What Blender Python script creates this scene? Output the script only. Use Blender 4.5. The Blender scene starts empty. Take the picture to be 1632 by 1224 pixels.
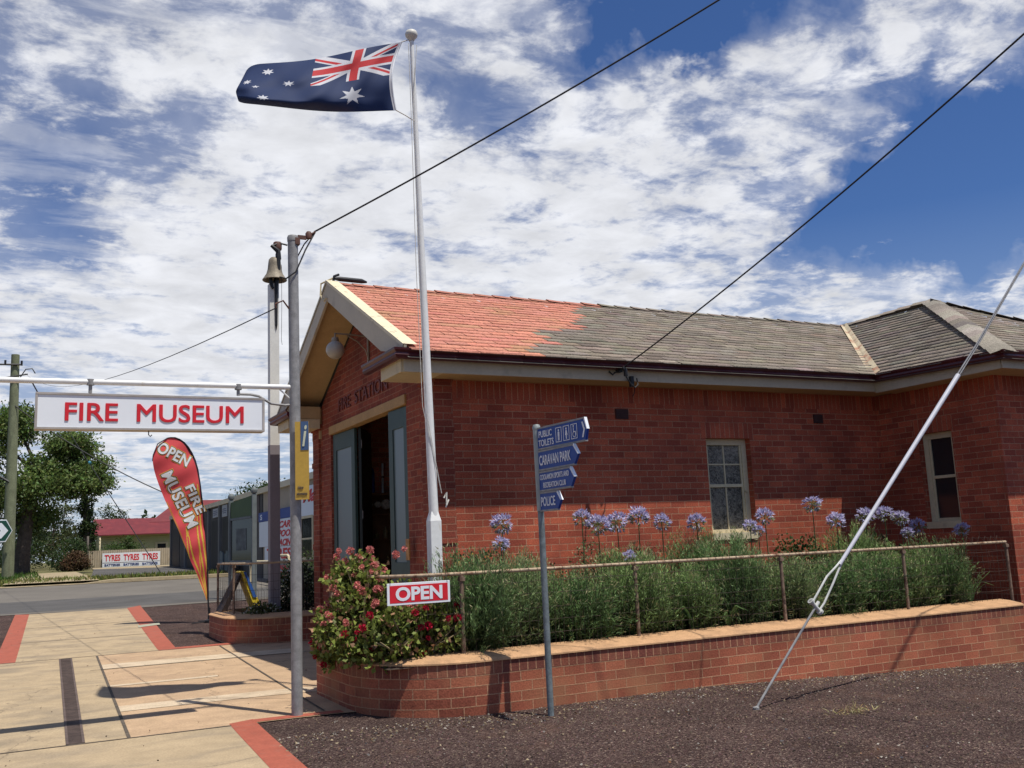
import bpy, bmesh, math, random
import numpy as np
from mathutils import Vector, Matrix
R = random.Random(7)
NR = np.random.default_rng(11)
scene = bpy.context.scene
COL = scene.collection
EYE = 1.55          # camera height above the ground at its foot; all heights below are relative to the eye

# ------------------------------------------------------------------ helpers: objects
def link(o, parent=None):
    COL.objects.link(o)
    if parent is not None:
        o.parent = parent
    return o

def tag(o, label, cat, group=None, kind=None):
    if label: o['label'] = label
    if cat: o['category'] = cat
    if group: o['group'] = group
    if kind: o['kind'] = kind
    return o

def thing(name, label, cat, loc=(0, 0, 0), rotz=0.0, group=None):
    o = bpy.data.objects.new(name, None)
    o.empty_display_size = .2
    o.location = loc
    o.rotation_euler = (0, 0, rotz)
    link(o)
    return tag(o, label, cat, group)

def copy_tree(o, parent=None):
    c = o.copy(); COL.objects.link(c); c.parent = parent
    for ch in o.children:
        copy_tree(ch, c)
    return c

# ------------------------------------------------------------------ terrain
def ss(t):
    t = min(max(t, 0.0), 1.0)
    return t * t * (3 - 2 * t)
ZP = [(-50, -1.55), (9, -1.55), (16, -1.47), (19, -1.42), (45, -.90), (100, -.35), (2000, -.35)]
def zy(Y):
    if Y <= -50: return -1.55
    for (a, za), (b, zb) in zip(ZP, ZP[1:]):
        if Y <= b:
            return za + (zb - za) * (Y - a) / (b - a)
    return -.35
def G(X, Y):
    w = 1 - ss((Y - 10) / 7)
    return zy(Y) - w * (.037 * ss((X - 2.2) / 2.2) + .042 * max(0.0, min(X, 30) - 6.4))

# ------------------------------------------------------------------ mesh builder
class MB:
    def __init__(s):
        s.v = []; s.f = []; s.uv = []; s.mi = []; s.sm = []
    def face(s, pts, uv=None, mi=0, smooth=False):
        n = len(s.v)
        s.v += [tuple(p) for p in pts]
        s.f.append(tuple(range(n, n + len(pts))))
        if uv is None:
            a = Vector(pts[1]) - Vector(pts[0]); b = Vector(pts[-1]) - Vector(pts[0])
            nn = a.cross(b)
            ax, ay, az = abs(nn.x), abs(nn.y), abs(nn.z)
            if az >= ax and az >= ay: uv = [(p[0], p[1]) for p in pts]
            elif ax >= ay: uv = [(p[1], p[2]) for p in pts]
            else: uv = [(p[0], p[2]) for p in pts]
        s.uv.append(list(uv)); s.mi.append(mi); s.sm.append(smooth)
    def box(s, x0, x1, y0, y1, z0, z1, mi=0, M=None):
        c = [Vector((x, y, z)) for x in (x0, x1) for y in (y0, y1) for z in (z0, z1)]
        uvp = list(c)
        if M is not None: c = [M @ p for p in c]
        for idx, ax in (((0, 1, 3, 2), 0), ((4, 6, 7, 5), 0), ((0, 4, 5, 1), 1), ((2, 3, 7, 6), 1), ((0, 2, 6, 4), 2), ((1, 5, 7, 3), 2)):
            o = [(1, 2), (0, 2), (0, 1)][ax]
            s.face([c[i] for i in idx], [(uvp[i][o[0]], uvp[i][o[1]]) for i in idx], mi)
    def tube(s, pts, r, n=8, mi=0, caps=True, smooth=True):
        pts = [Vector(p) for p in pts]
        rs = list(r) if hasattr(r, '__len__') else [r] * len(pts)
        rings = []
        up = None
        L = 0
        for i, p in enumerate(pts):
            if i == 0: d = pts[1] - p
            elif i == len(pts) - 1: d = p - pts[i - 1]
            else: d = (pts[i + 1] - pts[i - 1])
            d.normalize()
            if up is None:
                up = Vector((0, 0, 1)) if abs(d.z) < .9 else Vector((1, 0, 0))
            a = d.cross(up)
            if a.length < 1e-6: a = d.orthogonal()
            a.normalize(); b = a.cross(d).normalized(); up = b
            if i: L += (p - pts[i - 1]).length
            rings.append(([p + (a * math.cos(2 * math.pi * k / n) + b * math.sin(2 * math.pi * k / n)) * rs[i] for k in range(n)], L, rs[i]))
        base = len(s.v)
        for ring, _, _ in rings: s.v += [tuple(q) for q in ring]
        for i in range(len(rings) - 1):
            for k in range(n):
                k2 = (k + 1) % n
                s.f.append((base + i * n + k, base + i * n + k2, base + (i + 1) * n + k2, base + (i + 1) * n + k))
                rr = rings[i][2] * 2 * math.pi / n
                s.uv.append([(k * rr, rings[i][1]), ((k + 1) * rr, rings[i][1]), ((k + 1) * rr, rings[i + 1][1]), (k * rr, rings[i + 1][1])])
                s.mi.append(mi); s.sm.append(smooth)
        if caps:
            for ring, rev in ((rings[0][0], True), (rings[-1][0], False)):
                s.face(list(reversed(ring)) if rev else ring, None, mi)
    def lathe(s, prof, cx, cy, n=20, mi=0, axis=None, M=None, smooth=True):
        base = len(s.v)
        for r, z in prof:
            for k in range(n):
                a = 2 * math.pi * k / n
                p = Vector((cx + r * math.cos(a), cy + r * math.sin(a), z))
                if M is not None: p = M @ p
                s.v.append(tuple(p))
        for i in range(len(prof) - 1):
            for k in range(n):
                k2 = (k + 1) % n
                s.f.append((base + i * n + k, base + i * n + k2, base + (i + 1) * n + k2, base + (i + 1) * n + k))
                s.uv.append([(k / n, prof[i][1]), ((k + 1) / n, prof[i][1]), ((k + 1) / n, prof[i + 1][1]), (k / n, prof[i + 1][1])])
                s.mi.append(mi); s.sm.append(smooth)
    def prism(s, poly, d, mi=0):
        """poly: 3D points (planar), d: extrusion vector"""
        d = Vector(d); a = [Vector(p) for p in poly]; b = [p + d for p in a]
        s.face(a, None, mi); s.face(list(reversed(b)), None, mi)
        for i in range(len(a)):
            j = (i + 1) % len(a)
            s.face([a[i], b[i], b[j], a[j]], None, mi)
    def build(s, name, mats, parent=None, bevel=0, recalc=True):
        me = bpy.data.meshes.new(name)
        me.from_pydata(s.v, [], s.f)
        if not isinstance(mats, (list, tuple)): mats = [mats]
        for m in mats: me.materials.append(m)
        me.polygons.foreach_set('material_index', s.mi)
        me.polygons.foreach_set('use_smooth', s.sm)
        ul = me.uv_layers.new(name='UVMap')
        flat = [c for f in s.uv for p in f for c in p]
        ul.data.foreach_set('uv', flat)
        if recalc:
            bm = bmesh.new(); bm.from_mesh(me)
            bmesh.ops.remove_doubles(bm, verts=bm.verts, dist=1e-5)
            bmesh.ops.recalc_face_normals(bm, faces=bm.faces)
            for e in bm.edges:
                if len(e.link_faces) == 2 and e.calc_face_angle(0) > .65: e.smooth = False
            bm.to_mesh(me); bm.free()
        me.update()
        o = bpy.data.objects.new(name, me)
        link(o, parent)
        if bevel:
            md = o.modifiers.new('bevel', 'BEVEL'); md.width = bevel; md.segments = 2; md.limit_method = 'ANGLE'; md.angle_limit = math.radians(40)
        return o

def obj_at(o, loc):
    """move mesh data so the object's origin sits at loc"""
    o.data.transform(Matrix.Translation(-Vector(loc))); o.location = loc
    return o

def mesh_np(name, verts, quads, cols, mat, parent=None, tri=False):
    me = bpy.data.meshes.new(name)
    nv = len(verts); nf = len(quads); k = quads.shape[1]
    me.vertices.add(nv); me.vertices.foreach_set('co', verts.astype(np.float32).ravel())
    me.loops.add(nf * k); me.loops.foreach_set('vertex_index', quads.astype(np.int32).ravel())
    me.polygons.add(nf)
    me.polygons.foreach_set('loop_start', np.arange(0, nf * k, k, dtype=np.int32))
    ca = me.color_attributes.new('Col', 'FLOAT_COLOR', 'POINT')
    c4 = np.ones((nv, 4), np.float32); c4[:, :3] = cols
    ca.data.foreach_set('color', c4.ravel())
    for m in (mat if isinstance(mat, list) else [mat]): me.materials.append(m)
    me.update(calc_edges=True); me.validate()
    return link(bpy.data.objects.new(name, me), parent)

def unit(a):
    return a / np.maximum(np.linalg.norm(a, axis=1, keepdims=True), 1e-9)

def leaves(C, D, Ls, Ws, col, fold=.25):
    """arrays of diamond leaves: base at C, pointing along D"""
    N = len(C)
    D = unit(D)
    rnd = NR.normal(size=(N, 3))
    S = unit(np.cross(D, rnd)); Nn = np.cross(S, D)
    Ls = np.broadcast_to(np.asarray(Ls, float), (N,))[:, None]; Ws = np.broadcast_to(np.asarray(Ws, float), (N,))[:, None]
    mid = C + D * Ls * .5 + Nn * Ls * fold * .4
    V = np.stack([C, mid + S * Ws * .5, C + D * Ls, mid - S * Ws * .5], 1).reshape(-1, 3)
    Q = np.arange(4 * N).reshape(N, 4)
    cc = np.repeat(col, 4, axis=0)
    return V, Q, cc

def merge(parts):
    V = []; Q = []; C = []; n = 0
    for v, q, c in parts:
        V.append(v); Q.append(q + n); C.append(c); n += len(v)
    return np.concatenate(V), np.concatenate(Q), np.concatenate(C)

def tint(base, N, var=.3, hue=.12):
    b = np.array(base)[None, :] * (1 + NR.normal(size=(N, 1)) * var)
    b = b * (1 + NR.normal(size=(N, 3)) * hue)
    return np.clip(b, .004, .95)

# ------------------------------------------------------------------ materials
MATS = {}
def nodes_of(m):
    m.use_nodes = True
    nt = m.node_tree
    return nt, nt.nodes, nt.links, nt.nodes['Principled BSDF']

def mat(name, col, rough=.75, metal=0.0, n1=(6, .15), n2=None, bump=None, spec=.35, dirt=None, streak=None):
    """plain surface: colour broken up by two noises, optional bump and dirt colour"""
    if name in MATS: return MATS[name]
    m = bpy.data.materials.new(name); MATS[name] = m
    nt, N, L, P = nodes_of(m)
    P.inputs['Roughness'].default_value = rough; P.inputs['Metallic'].default_value = metal
    P.inputs['Specular IOR Level'].default_value = spec
    tc = N.new('ShaderNodeTexCoord')
    col = Vector(col)
    def noise(scale, detail=5, vec=None):
        t = N.new('ShaderNodeTexNoise'); t.inputs['Scale'].default_value = scale; t.inputs['Detail'].default_value = detail
        L.new(vec if vec is not None else tc.outputs['Object'], t.inputs['Vector']); return t
    a = n1[1]
    t1 = noise(n1[0])
    mx = N.new('ShaderNodeMix'); mx.data_type = 'RGBA'
    mr = N.new('ShaderNodeMapRange'); mr.inputs[1].default_value = .3; mr.inputs[2].default_value = .7
    L.new(t1.outputs['Fac'], mr.inputs[0]); L.new(mr.outputs[0], mx.inputs['Factor'])
    mx.inputs['A'].default_value = (*(col * (1 - a)), 1); mx.inputs['B'].default_value = (*(col * (1 + a)), 1)
    out = mx.outputs['Result']
    if n2:
        t2 = noise(n2[0], 8)
        m2 = N.new('ShaderNodeMix'); m2.data_type = 'RGBA'; m2.blend_type = 'MULTIPLY'; m2.inputs['Factor'].default_value = 1
        mr2 = N.new('ShaderNodeMapRange'); mr2.inputs[1].default_value = .3; mr2.inputs[2].default_value = .7
        mr2.inputs[3].default_value = 1 - n2[1]; mr2.inputs[4].default_value = 1 + n2[1]
        L.new(t2.outputs['Fac'], mr2.inputs[0]); L.new(out, m2.inputs['A']); L.new(mr2.outputs[0], m2.inputs['B']); out = m2.outputs['Result']
    if dirt:
        dcol, dscale, dlo, dhi, damt = dirt
        vec = tc.outputs['Object']
        if streak:
            mp = N.new('ShaderNodeMapping'); mp.inputs['Scale'].default_value = streak; L.new(vec, mp.inputs['Vector']); vec = mp.outputs[0]
        t3 = noise(dscale, 9, vec)
        mr3 = N.new('ShaderNodeMapRange'); mr3.inputs[1].default_value = dlo; mr3.inputs[2].default_value = dhi; mr3.inputs[4].default_value = damt
        L.new(t3.outputs['Fac'], mr3.inputs[0])
        m3 = N.new('ShaderNodeMix'); m3.data_type = 'RGBA'; m3.inputs['B'].default_value = (*dcol, 1)
        L.new(mr3.outputs[0], m3.inputs['Factor']); L.new(out, m3.inputs['A']); out = m3.outputs['Result']
    L.new(out, P.inputs['Base Color'])
    if bump:
        tb = noise(bump[0], 6)
        b = N.new('ShaderNodeBump'); b.inputs['Strength'].default_value = bump[1]; b.inputs['Distance'].default_value = bump[2] if len(bump) > 2 else .01
        L.new(tb.outputs['Fac'], b.inputs['Height']); L.new(b.outputs['Normal'], P.inputs['Normal'])
    return m

def brick_mat(name, c1, c2, mortar, w=.24, h=.086, ms=.0055, dark=.5, stain=None, offset=.5):
    if name in MATS: return MATS[name]
    m = bpy.data.materials.new(name); MATS[name] = m
    nt, N, L, P = nodes_of(m)
    P.inputs['Roughness'].default_value = .85; P.inputs['Specular IOR Level'].default_value = .2
    uv = N.new('ShaderNodeUVMap'); uv.uv_map = 'UVMap'
    tc = N.new('ShaderNodeTexCoord')
    # slightly wavy courses
    wn = N.new('ShaderNodeTexNoise'); wn.inputs['Scale'].default_value = 3.0; L.new(tc.outputs['Object'], wn.inputs['Vector'])
    wn2 = N.new('ShaderNodeTexNoise'); wn2.inputs['Scale'].default_value = 45.0; L.new(tc.outputs['Object'], wn2.inputs['Vector'])
    wv = N.new('ShaderNodeVectorMath'); wv.operation = 'SCALE'; wv.inputs['Scale'].default_value = .006
    L.new(wn.outputs['Color'], wv.inputs[0])
    wv2 = N.new('ShaderNodeVectorMath'); wv2.operation = 'SCALE'; wv2.inputs['Scale'].default_value = .006
    L.new(wn2.outputs['Color'], wv2.inputs[0])
    ad = N.new('ShaderNodeVectorMath'); L.new(uv.outputs[0], ad.inputs[0]); L.new(wv.outputs[0], ad.inputs[1])
    ad2 = N.new('ShaderNodeVectorMath'); L.new(ad.outputs[0], ad2.inputs[0]); L.new(wv2.outputs[0], ad2.inputs[1])
    def bt(a, b, mo):
        t = N.new('ShaderNodeTexBrick'); t.offset = offset
        t.inputs['Color1'].default_value = (*a, 1); t.inputs['Color2'].default_value = (*b, 1); t.inputs['Mortar'].default_value = (*mo, 1)
        t.inputs['Scale'].default_value = 1; t.inputs['Mortar Size'].default_value = ms; t.inputs['Mortar Smooth'].default_value = .15
        t.inputs['Brick Width'].default_value = w; t.inputs['Row Height'].default_value = h; t.inputs['Bias'].default_value = 0
        L.new(ad2.outputs[0], t.inputs['Vector']); return t
    t = bt(c1, c2, mortar)
    g = N.new('ShaderNodeTexNoise'); g.inputs['Scale'].default_value = 60; g.inputs['Detail'].default_value = 6; L.new(tc.outputs['Object'], g.inputs['Vector'])
    g2 = N.new('ShaderNodeTexNoise'); g2.inputs['Scale'].default_value = 1.1; g2.inputs['Detail'].default_value = 7; L.new(tc.outputs['Object'], g2.inputs['Vector'])
    mul = N.new('ShaderNodeMath'); mul.operation = 'MULTIPLY'
    ra = N.new('ShaderNodeMapRange'); ra.inputs[1].default_value = .3; ra.inputs[2].default_value = .7; ra.inputs[3].default_value = .72; ra.inputs[4].default_value = 1.25
    rb = N.new('ShaderNodeMapRange'); rb.inputs[1].default_value = .3; rb.inputs[2].default_value = .7; rb.inputs[3].default_value = 1 - dark * .5; rb.inputs[4].default_value = 1.18
    L.new(g.outputs['Fac'], ra.inputs[0]); L.new(g2.outputs['Fac'], rb.inputs[0]); L.new(ra.outputs[0], mul.inputs[0]); L.new(rb.outputs[0], mul.inputs[1])
    mx = N.new('ShaderNodeMix'); mx.data_type = 'RGBA'; mx.blend_type = 'MULTIPLY'; mx.inputs['Factor'].default_value = 1
    L.new(t.outputs['Color'], mx.inputs['A']); L.new(mul.outputs[0], mx.inputs['B'])
    out = mx.outputs['Result']
    if stain:
        g3 = N.new('ShaderNodeTexNoise'); g3.inputs['Scale'].default_value = 2.3; g3.inputs['Detail'].default_value = 8; L.new(tc.outputs['Object'], g3.inputs['Vector'])
        r3 = N.new('ShaderNodeMapRange'); r3.inputs[1].default_value = .5; r3.inputs[2].default_value = .72; r3.inputs[4].default_value = stain[1]
        L.new(g3.outputs['Fac'], r3.inputs[0])
        m3 = N.new('ShaderNodeMix'); m3.data_type = 'RGBA'; m3.inputs['B'].default_value = (*stain[0], 1)
        L.new(r3.outputs[0], m3.inputs['Factor']); L.new(out, m3.inputs['A']); out = m3.outputs['Result']
    L.new(out, P.inputs['Base Color'])
    b = N.new('ShaderNodeBump'); b.inputs['Strength'].default_value = .7; b.inputs['Distance'].default_value = .008
    hm = N.new('ShaderNodeMath'); hm.operation = 'SUBTRACT'
    gs = N.new('ShaderNodeMath'); gs.operation = 'MULTIPLY'; gs.inputs[1].default_value = .5; L.new(g.outputs['Fac'], gs.inputs[0])
    L.new(gs.outputs[0], hm.inputs[0]); L.new(t.outputs['Fac'], hm.inputs[1]); L.new(hm.outputs[0], b.inputs['Height']); L.new(b.outputs['Normal'], P.inputs['Normal'])
    return m

def leaf_mat(name, trans=.3, rough=.55):
    if name in MATS: return MATS[name]
    m = bpy.data.materials.new(name); MATS[name] = m
    nt, N, L, P = nodes_of(m)
    at = N.new('ShaderNodeAttribute'); at.attribute_name = 'Col'
    L.new(at.outputs['Color'], P.inputs['Base Color']); P.inputs['Roughness'].default_value = rough; P.inputs['Specular IOR Level'].default_value = .25
    tr = N.new('ShaderNodeBsdfTranslucent'); L.new(at.outputs['Color'], tr.inputs['Color'])
    mx = N.new('ShaderNodeMixShader'); mx.inputs[0].default_value = trans
    L.new(P.outputs[0], mx.inputs[1]); L.new(tr.outputs[0], mx.inputs[2]); L.new(mx.outputs[0], N['Material Output'].inputs['Surface'])
    return m

def attr_mat(name, rough=.85, bump=(40, .5, .006), n=(50, .3), spec=.2):
    """surface coloured by its own per-tile attribute, with grain"""
    if name in MATS: return MATS[name]
    m = bpy.data.materials.new(name); MATS[name] = m
    nt, N, L, P = nodes_of(m)
    at = N.new('ShaderNodeAttribute'); at.attribute_name = 'Col'
    tc = N.new('ShaderNodeTexCoord')
    t = N.new('ShaderNodeTexNoise'); t.inputs['Scale'].default_value = n[0]; t.inputs['Detail'].default_value = 6; L.new(tc.outputs['Object'], t.inputs['Vector'])
    mr = N.new('ShaderNodeMapRange'); mr.inputs[1].default_value = .3; mr.inputs[2].default_value = .7; mr.inputs[3].default_value = 1 - n[1]; mr.inputs[4].default_value = 1 + n[1]
    L.new(t.outputs['Fac'], mr.inputs[0])
    mx = N.new('ShaderNodeMix'); mx.data_type = 'RGBA'; mx.blend_type = 'MULTIPLY'; mx.inputs['Factor'].default_value = 1
    L.new(at.outputs['Color'], mx.inputs['A']); L.new(mr.outputs[0], mx.inputs['B']); L.new(mx.outputs['Result'], P.inputs['Base Color'])
    P.inputs['Roughness'].default_value = rough; P.inputs['Specular IOR Level'].default_value = spec
    b = N.new('ShaderNodeBump'); b.inputs['Strength'].default_value = bump[1]; b.inputs['Distance'].default_value = bump[2]
    L.new(t.outputs['Fac'], b.inputs['Height']); L.new(b.outputs['Normal'], P.inputs['Normal'])
    return m

def glass_mat(name, col, rough=.12, vor=None, spec=.6):
    if name in MATS: return MATS[name]
    m = bpy.data.materials.new(name); MATS[name] = m
    nt, N, L, P = nodes_of(m)
    P.inputs['Base Color'].default_value = (*col, 1); P.inputs['Roughness'].default_value = rough; P.inputs['Specular IOR Level'].default_value = spec
    tc = N.new('ShaderNodeTexCoord')
    if vor:
        v = N.new('ShaderNodeTexVoronoi'); v.inputs['Scale'].default_value = vor[0]; L.new(tc.outputs['Object'], v.inputs['Vector'])
        b = N.new('ShaderNodeBump'); b.inputs['Strength'].default_value = vor[1]; b.inputs['Distance'].default_value = .01
        L.new(v.outputs['Distance'], b.inputs['Height']); L.new(b.outputs['Normal'], P.inputs['Normal'])
    else:
        t = N.new('ShaderNodeTexNoise'); t.inputs['Scale'].default_value = 1.5; L.new(tc.outputs['Object'], t.inputs['Vector'])
        b = N.new('ShaderNodeBump'); b.inputs['Strength'].default_value = .05; L.new(t.outputs['Fac'], b.inputs['Height']); L.new(b.outputs['Normal'], P.inputs['Normal'])
    return m

WALLB = dict(c1=(.49, .118, .060), c2=(.29, .064, .038), mortar=(.46, .23, .14), stain=((.20, .05, .035), .5), dark=.7)
BRICK = brick_mat('red_brick', **WALLB)
BRICKS = brick_mat('soldier_brick', offset=0.0, **WALLB)
BRICKF = brick_mat('front_brick', **{**WALLB, 'c1': (.34, .085, .047), 'c2': (.21, .05, .034), 'mortar': (.36, .18, .115)})  # same brick darkened, the front wall's shade put into its colour
BRICKI = brick_mat('inside_brick', (.62, .22, .15), (.42, .15, .10), (.5, .33, .24))  # same brick lightened in colour so the dim hall reads brighter
BEDW = dict(c1=(.44, .14, .075), c2=(.28, .08, .048), mortar=(.50, .27, .155), h=.092, stain=((.34, .17, .085), .55), dark=.7)
BEDB = brick_mat('bed_brick', **BEDW)
BEDH = brick_mat('bed_header_brick', offset=0.0, **{**BEDW, 'c1': (.30, .10, .06), 'c2': (.19, .062, .045)})
CAPM = mat('sand_cement', (.46, .27, .14), .9, n1=(9, .12), n2=(60, .14), bump=(70, .4, .006), dirt=((.2, .12, .07), 3.0, .55, .75, .7))
CREAM = mat('cream_paint', (.60, .51, .33), .6, n1=(3, .06), n2=(30, .06), dirt=((.3, .25, .17), 5, .6, .8, .5))
FASC = mat('stone_paint', (.52, .46, .345), .6, n1=(3, .06), n2=(30, .05), dirt=((.22, .19, .14), 5, .58, .8, .5))
SOFF = mat('soffit_tan', (.48, .34, .175), .8, n1=(3, .08), n2=(40, .06), dirt=((.22, .15, .08), 3, .55, .8, .5))
MAROON = mat('maroon_paint', (.075, .012, .016), .35, n1=(4, .2), spec=.5)
WHITE = mat('white_paint', (.74, .74, .72), .45, n1=(2, .04), n2=(25, .05), dirt=((.45, .38, .28), 7, .62, .8, .55), streak=(3, 3, .6))
SIGNW = mat('sign_white', (.80, .83, .86), .35, n1=(2, .02), dirt=((.5, .5, .48), 6, .66, .85, .3))
GALV = mat('galvanised', (.27, .265, .26), .55, .1, n1=(14, .22), n2=(60, .1), dirt=((.2, .17, .15), 9, .6, .8, .5), streak=(4, 4, .7))
BLUEGALV = mat('weathered_galvanised', (.19, .22, .225), .55, .3, n1=(20, .25), n2=(70, .12))
RUSTP = mat('brown_pipe', (.22, .15, .105), .75, .0, n1=(18, .25), n2=(60, .2), dirt=((.09, .045, .03), 14, .5, .66, .9))
RUST = mat('rusty_pipe', (.40, .30, .20), .7, .1, n1=(18, .25), n2=(60, .15), dirt=((.17, .075, .04), 14, .52, .66, .9))
WIRE = mat('rusty_wire', (.055, .04, .032), .8, .0, n1=(30, .3))
BLACKM = mat('black_iron', (.02, .02, .022), .5, .2, n1=(12, .3))
CABLE = mat('black_cable', (.018, .018, .02), .6, n1=(10, .2))
STEEL = mat('stranded_steel', (.20, .20, .21), .55, .2, n1=(30, .25))
SHEATH = mat('sheath_plastic', (.50, .50, .55), .5, n1=(3, .05), n2=(40, .06))
BRONZE = mat('bronze', (.22, .185, .135), .6, .15, n1=(9, .25), n2=(40, .2))
BOXB = mat('brown_box', (.11, .05, .035), .6, n1=(15, .3))
TIMBER = mat('timber_lintel', (.42, .26, .11), .7, n1=(3, .12), n2=(40, .12))
DOORG = mat('door_green', (.045, .075, .065), .5, n1=(3, .12), n2=(30, .08))
FROST = glass_mat('frosted_glass', (.135, .175, .18), .35)
OBSC = glass_mat('obscure_glass', (.05, .052, .05), .45, (60, 1.0), .25)
def obscure(m):
    nt = m.node_tree; N = nt.nodes; L = nt.links; tc = N.new('ShaderNodeTexCoord')
    t = N.new('ShaderNodeTexNoise'); t.inputs['Scale'].default_value = 26; t.inputs['Detail'].default_value = 4; t.inputs['Distortion'].default_value = 1.2; L.new(tc.outputs['Object'], t.inputs['Vector'])
    g = N.new('ShaderNodeTexNoise'); g.inputs['Scale'].default_value = 2.0; L.new(tc.outputs['Object'], g.inputs['Vector'])
    ad = N.new('ShaderNodeMath'); ad.operation = 'MULTIPLY_ADD'; ad.inputs[1].default_value = .5; L.new(g.outputs['Fac'], ad.inputs[0]); L.new(t.outputs['Fac'], ad.inputs[2])
    r = N.new('ShaderNodeValToRGB'); e = r.color_ramp.elements; e[0].position = .55; e[0].color = (.035, .034, .028, 1); e[1].position = .92; e[1].color = (.30, .28, .23, 1)
    L.new(ad.outputs[0], r.inputs[0]); L.new(r.outputs[0], N['Principled BSDF'].inputs['Base Color'])
obscure(OBSC)
DARKG = glass_mat('dark_glass', (.02, .022, .024), .12)
DARK = mat('dark_interior', (.03, .025, .022), .9, n1=(3, .3))
RED = mat('sign_red', (.62, .018, .03), .5, n1=(3, .06), n2=(40, .05))
BLUE = mat('sign_blue', (.012, .05, .27), .4, n1=(3, .08), n2=(40, .05))
YELLOW = mat('banner_yellow', (.52, .33, .06), .6, n1=(3, .06), n2=(30, .06))
LETW = mat('lettering_white', (.75, .77, .8), .5, n1=(4, .03))
BLACKT = mat('lettering_black', (.02, .02, .03), .6, n1=(4, .1))
NAVYT = mat('lettering_navy', (.03, .06, .2), .6, n1=(4, .1))
LEAF = leaf_mat('foliage')
PETAL = leaf_mat('petals', .35, .6)
BARK = mat('bark', (.075, .058, .045), .9, n1=(5, .3), n2=(25, .3), bump=(18, .8, .03))
SOIL = mat('soil', (.05, .034, .025), .95, n1=(8, .3), n2=(60, .35), bump=(40, .8, .03))

# ------------------------------------------------------------------ lettering
def text(body, center, xd, ud, w, h, m, parent=None, name='lettering', bold=.0, shear=0, depth=.003, space=1.0, keep=False, heavy=0.0):
    cu = bpy.data.curves.new('glyphs', 'FONT'); cu.body = body; cu.size = 1; cu.offset = bold; cu.shear = shear
    cu.align_x = 'CENTER'; cu.space_character = space; cu.resolution_u = 4; cu.space_line = .95
    cu.extrude = .5
    o = bpy.data.objects.new('glyphs', cu); COL.objects.link(o)
    dg = bpy.context.evaluated_depsgraph_get()
    me = bpy.data.meshes.new_from_object(o.evaluated_get(dg))
    bpy.data.objects.remove(o); bpy.data.curves.remove(cu)
    n = len(me.vertices); co = np.empty(n * 3); me.vertices.foreach_get('co', co); co = co.reshape(-1, 3)
    lo = co.min(0); hi = co.max(0)
    sx = w / (hi[0] - lo[0]); sy = h / (hi[1] - lo[1])
    if keep: sx = sy
    cx = (co[:, 0] - (lo[0] + hi[0]) / 2) * sx; cy = (co[:, 1] - (lo[1] + hi[1]) / 2) * sy; cz = co[:, 2] * depth * 2
    X = np.array(Vector(xd).normalized()); U = np.array(Vector(ud).normalized()); Nn = np.cross(X, U)
    if heavy:
        bm = bmesh.new(); bm.from_mesh(me); n0 = len(bm.verts)
        for _ in range(4):
            g = bmesh.ops.duplicate(bm, geom=bm.verts[:n0] + bm.edges[:] [:0] + [f for f in bm.faces if f.verts[0].index < n0 and f.index >= 0][:len(me.polygons)])
            bm.verts.ensure_lookup_table(); bm.verts.index_update(); bm.faces.ensure_lookup_table(); bm.faces.index_update()
        bm.to_mesh(me); bm.free()
        offs = [(0, 0), (-1, .6), (1, -.6), (-.7, -.8), (.7, .8)]
        cx = np.concatenate([cx + a * heavy for a, b_ in offs]); cy = np.concatenate([cy + b_ * heavy * .7 for a, b_ in offs]); cz = np.concatenate([cz + k * depth * .22 for k in range(5)])
    P = np.array(center)[None, :] + cx[:, None] * X + cy[:, None] * U + cz[:, None] * Nn
    me.vertices.foreach_set('co', P.ravel()); me.materials.clear(); me.materials.append(m); me.update()
    o = bpy.data.objects.new(name, me)
    return link(o, parent)

# ------------------------------------------------------------------ draped ground pieces
def drape(mb, left, right, off, mi=0, n=24, m=4):
    """quad strip between two polylines (same number of points), laid on the terrain"""
    def at(pl, t):
        k = t * (len(pl) - 1); i = min(int(k), len(pl) - 2); f = k - i
        return (pl[i][0] + (pl[i + 1][0] - pl[i][0]) * f, pl[i][1] + (pl[i + 1][1] - pl[i][1]) * f)
    for i in range(n):
        for j in range(m):
            q = []
            for (a, b) in ((i, j), (i + 1, j), (i + 1, j + 1), (i, j + 1)):
                l = at(left, a / n); r = at(right, a / n); t = b / m
                x = l[0] + (r[0] - l[0]) * t; y = l[1] + (r[1] - l[1]) * t
                q.append((x, y, G(x, y) + off))
            mb.face(q, [(p[0], p[1]) for p in q], mi)

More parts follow.
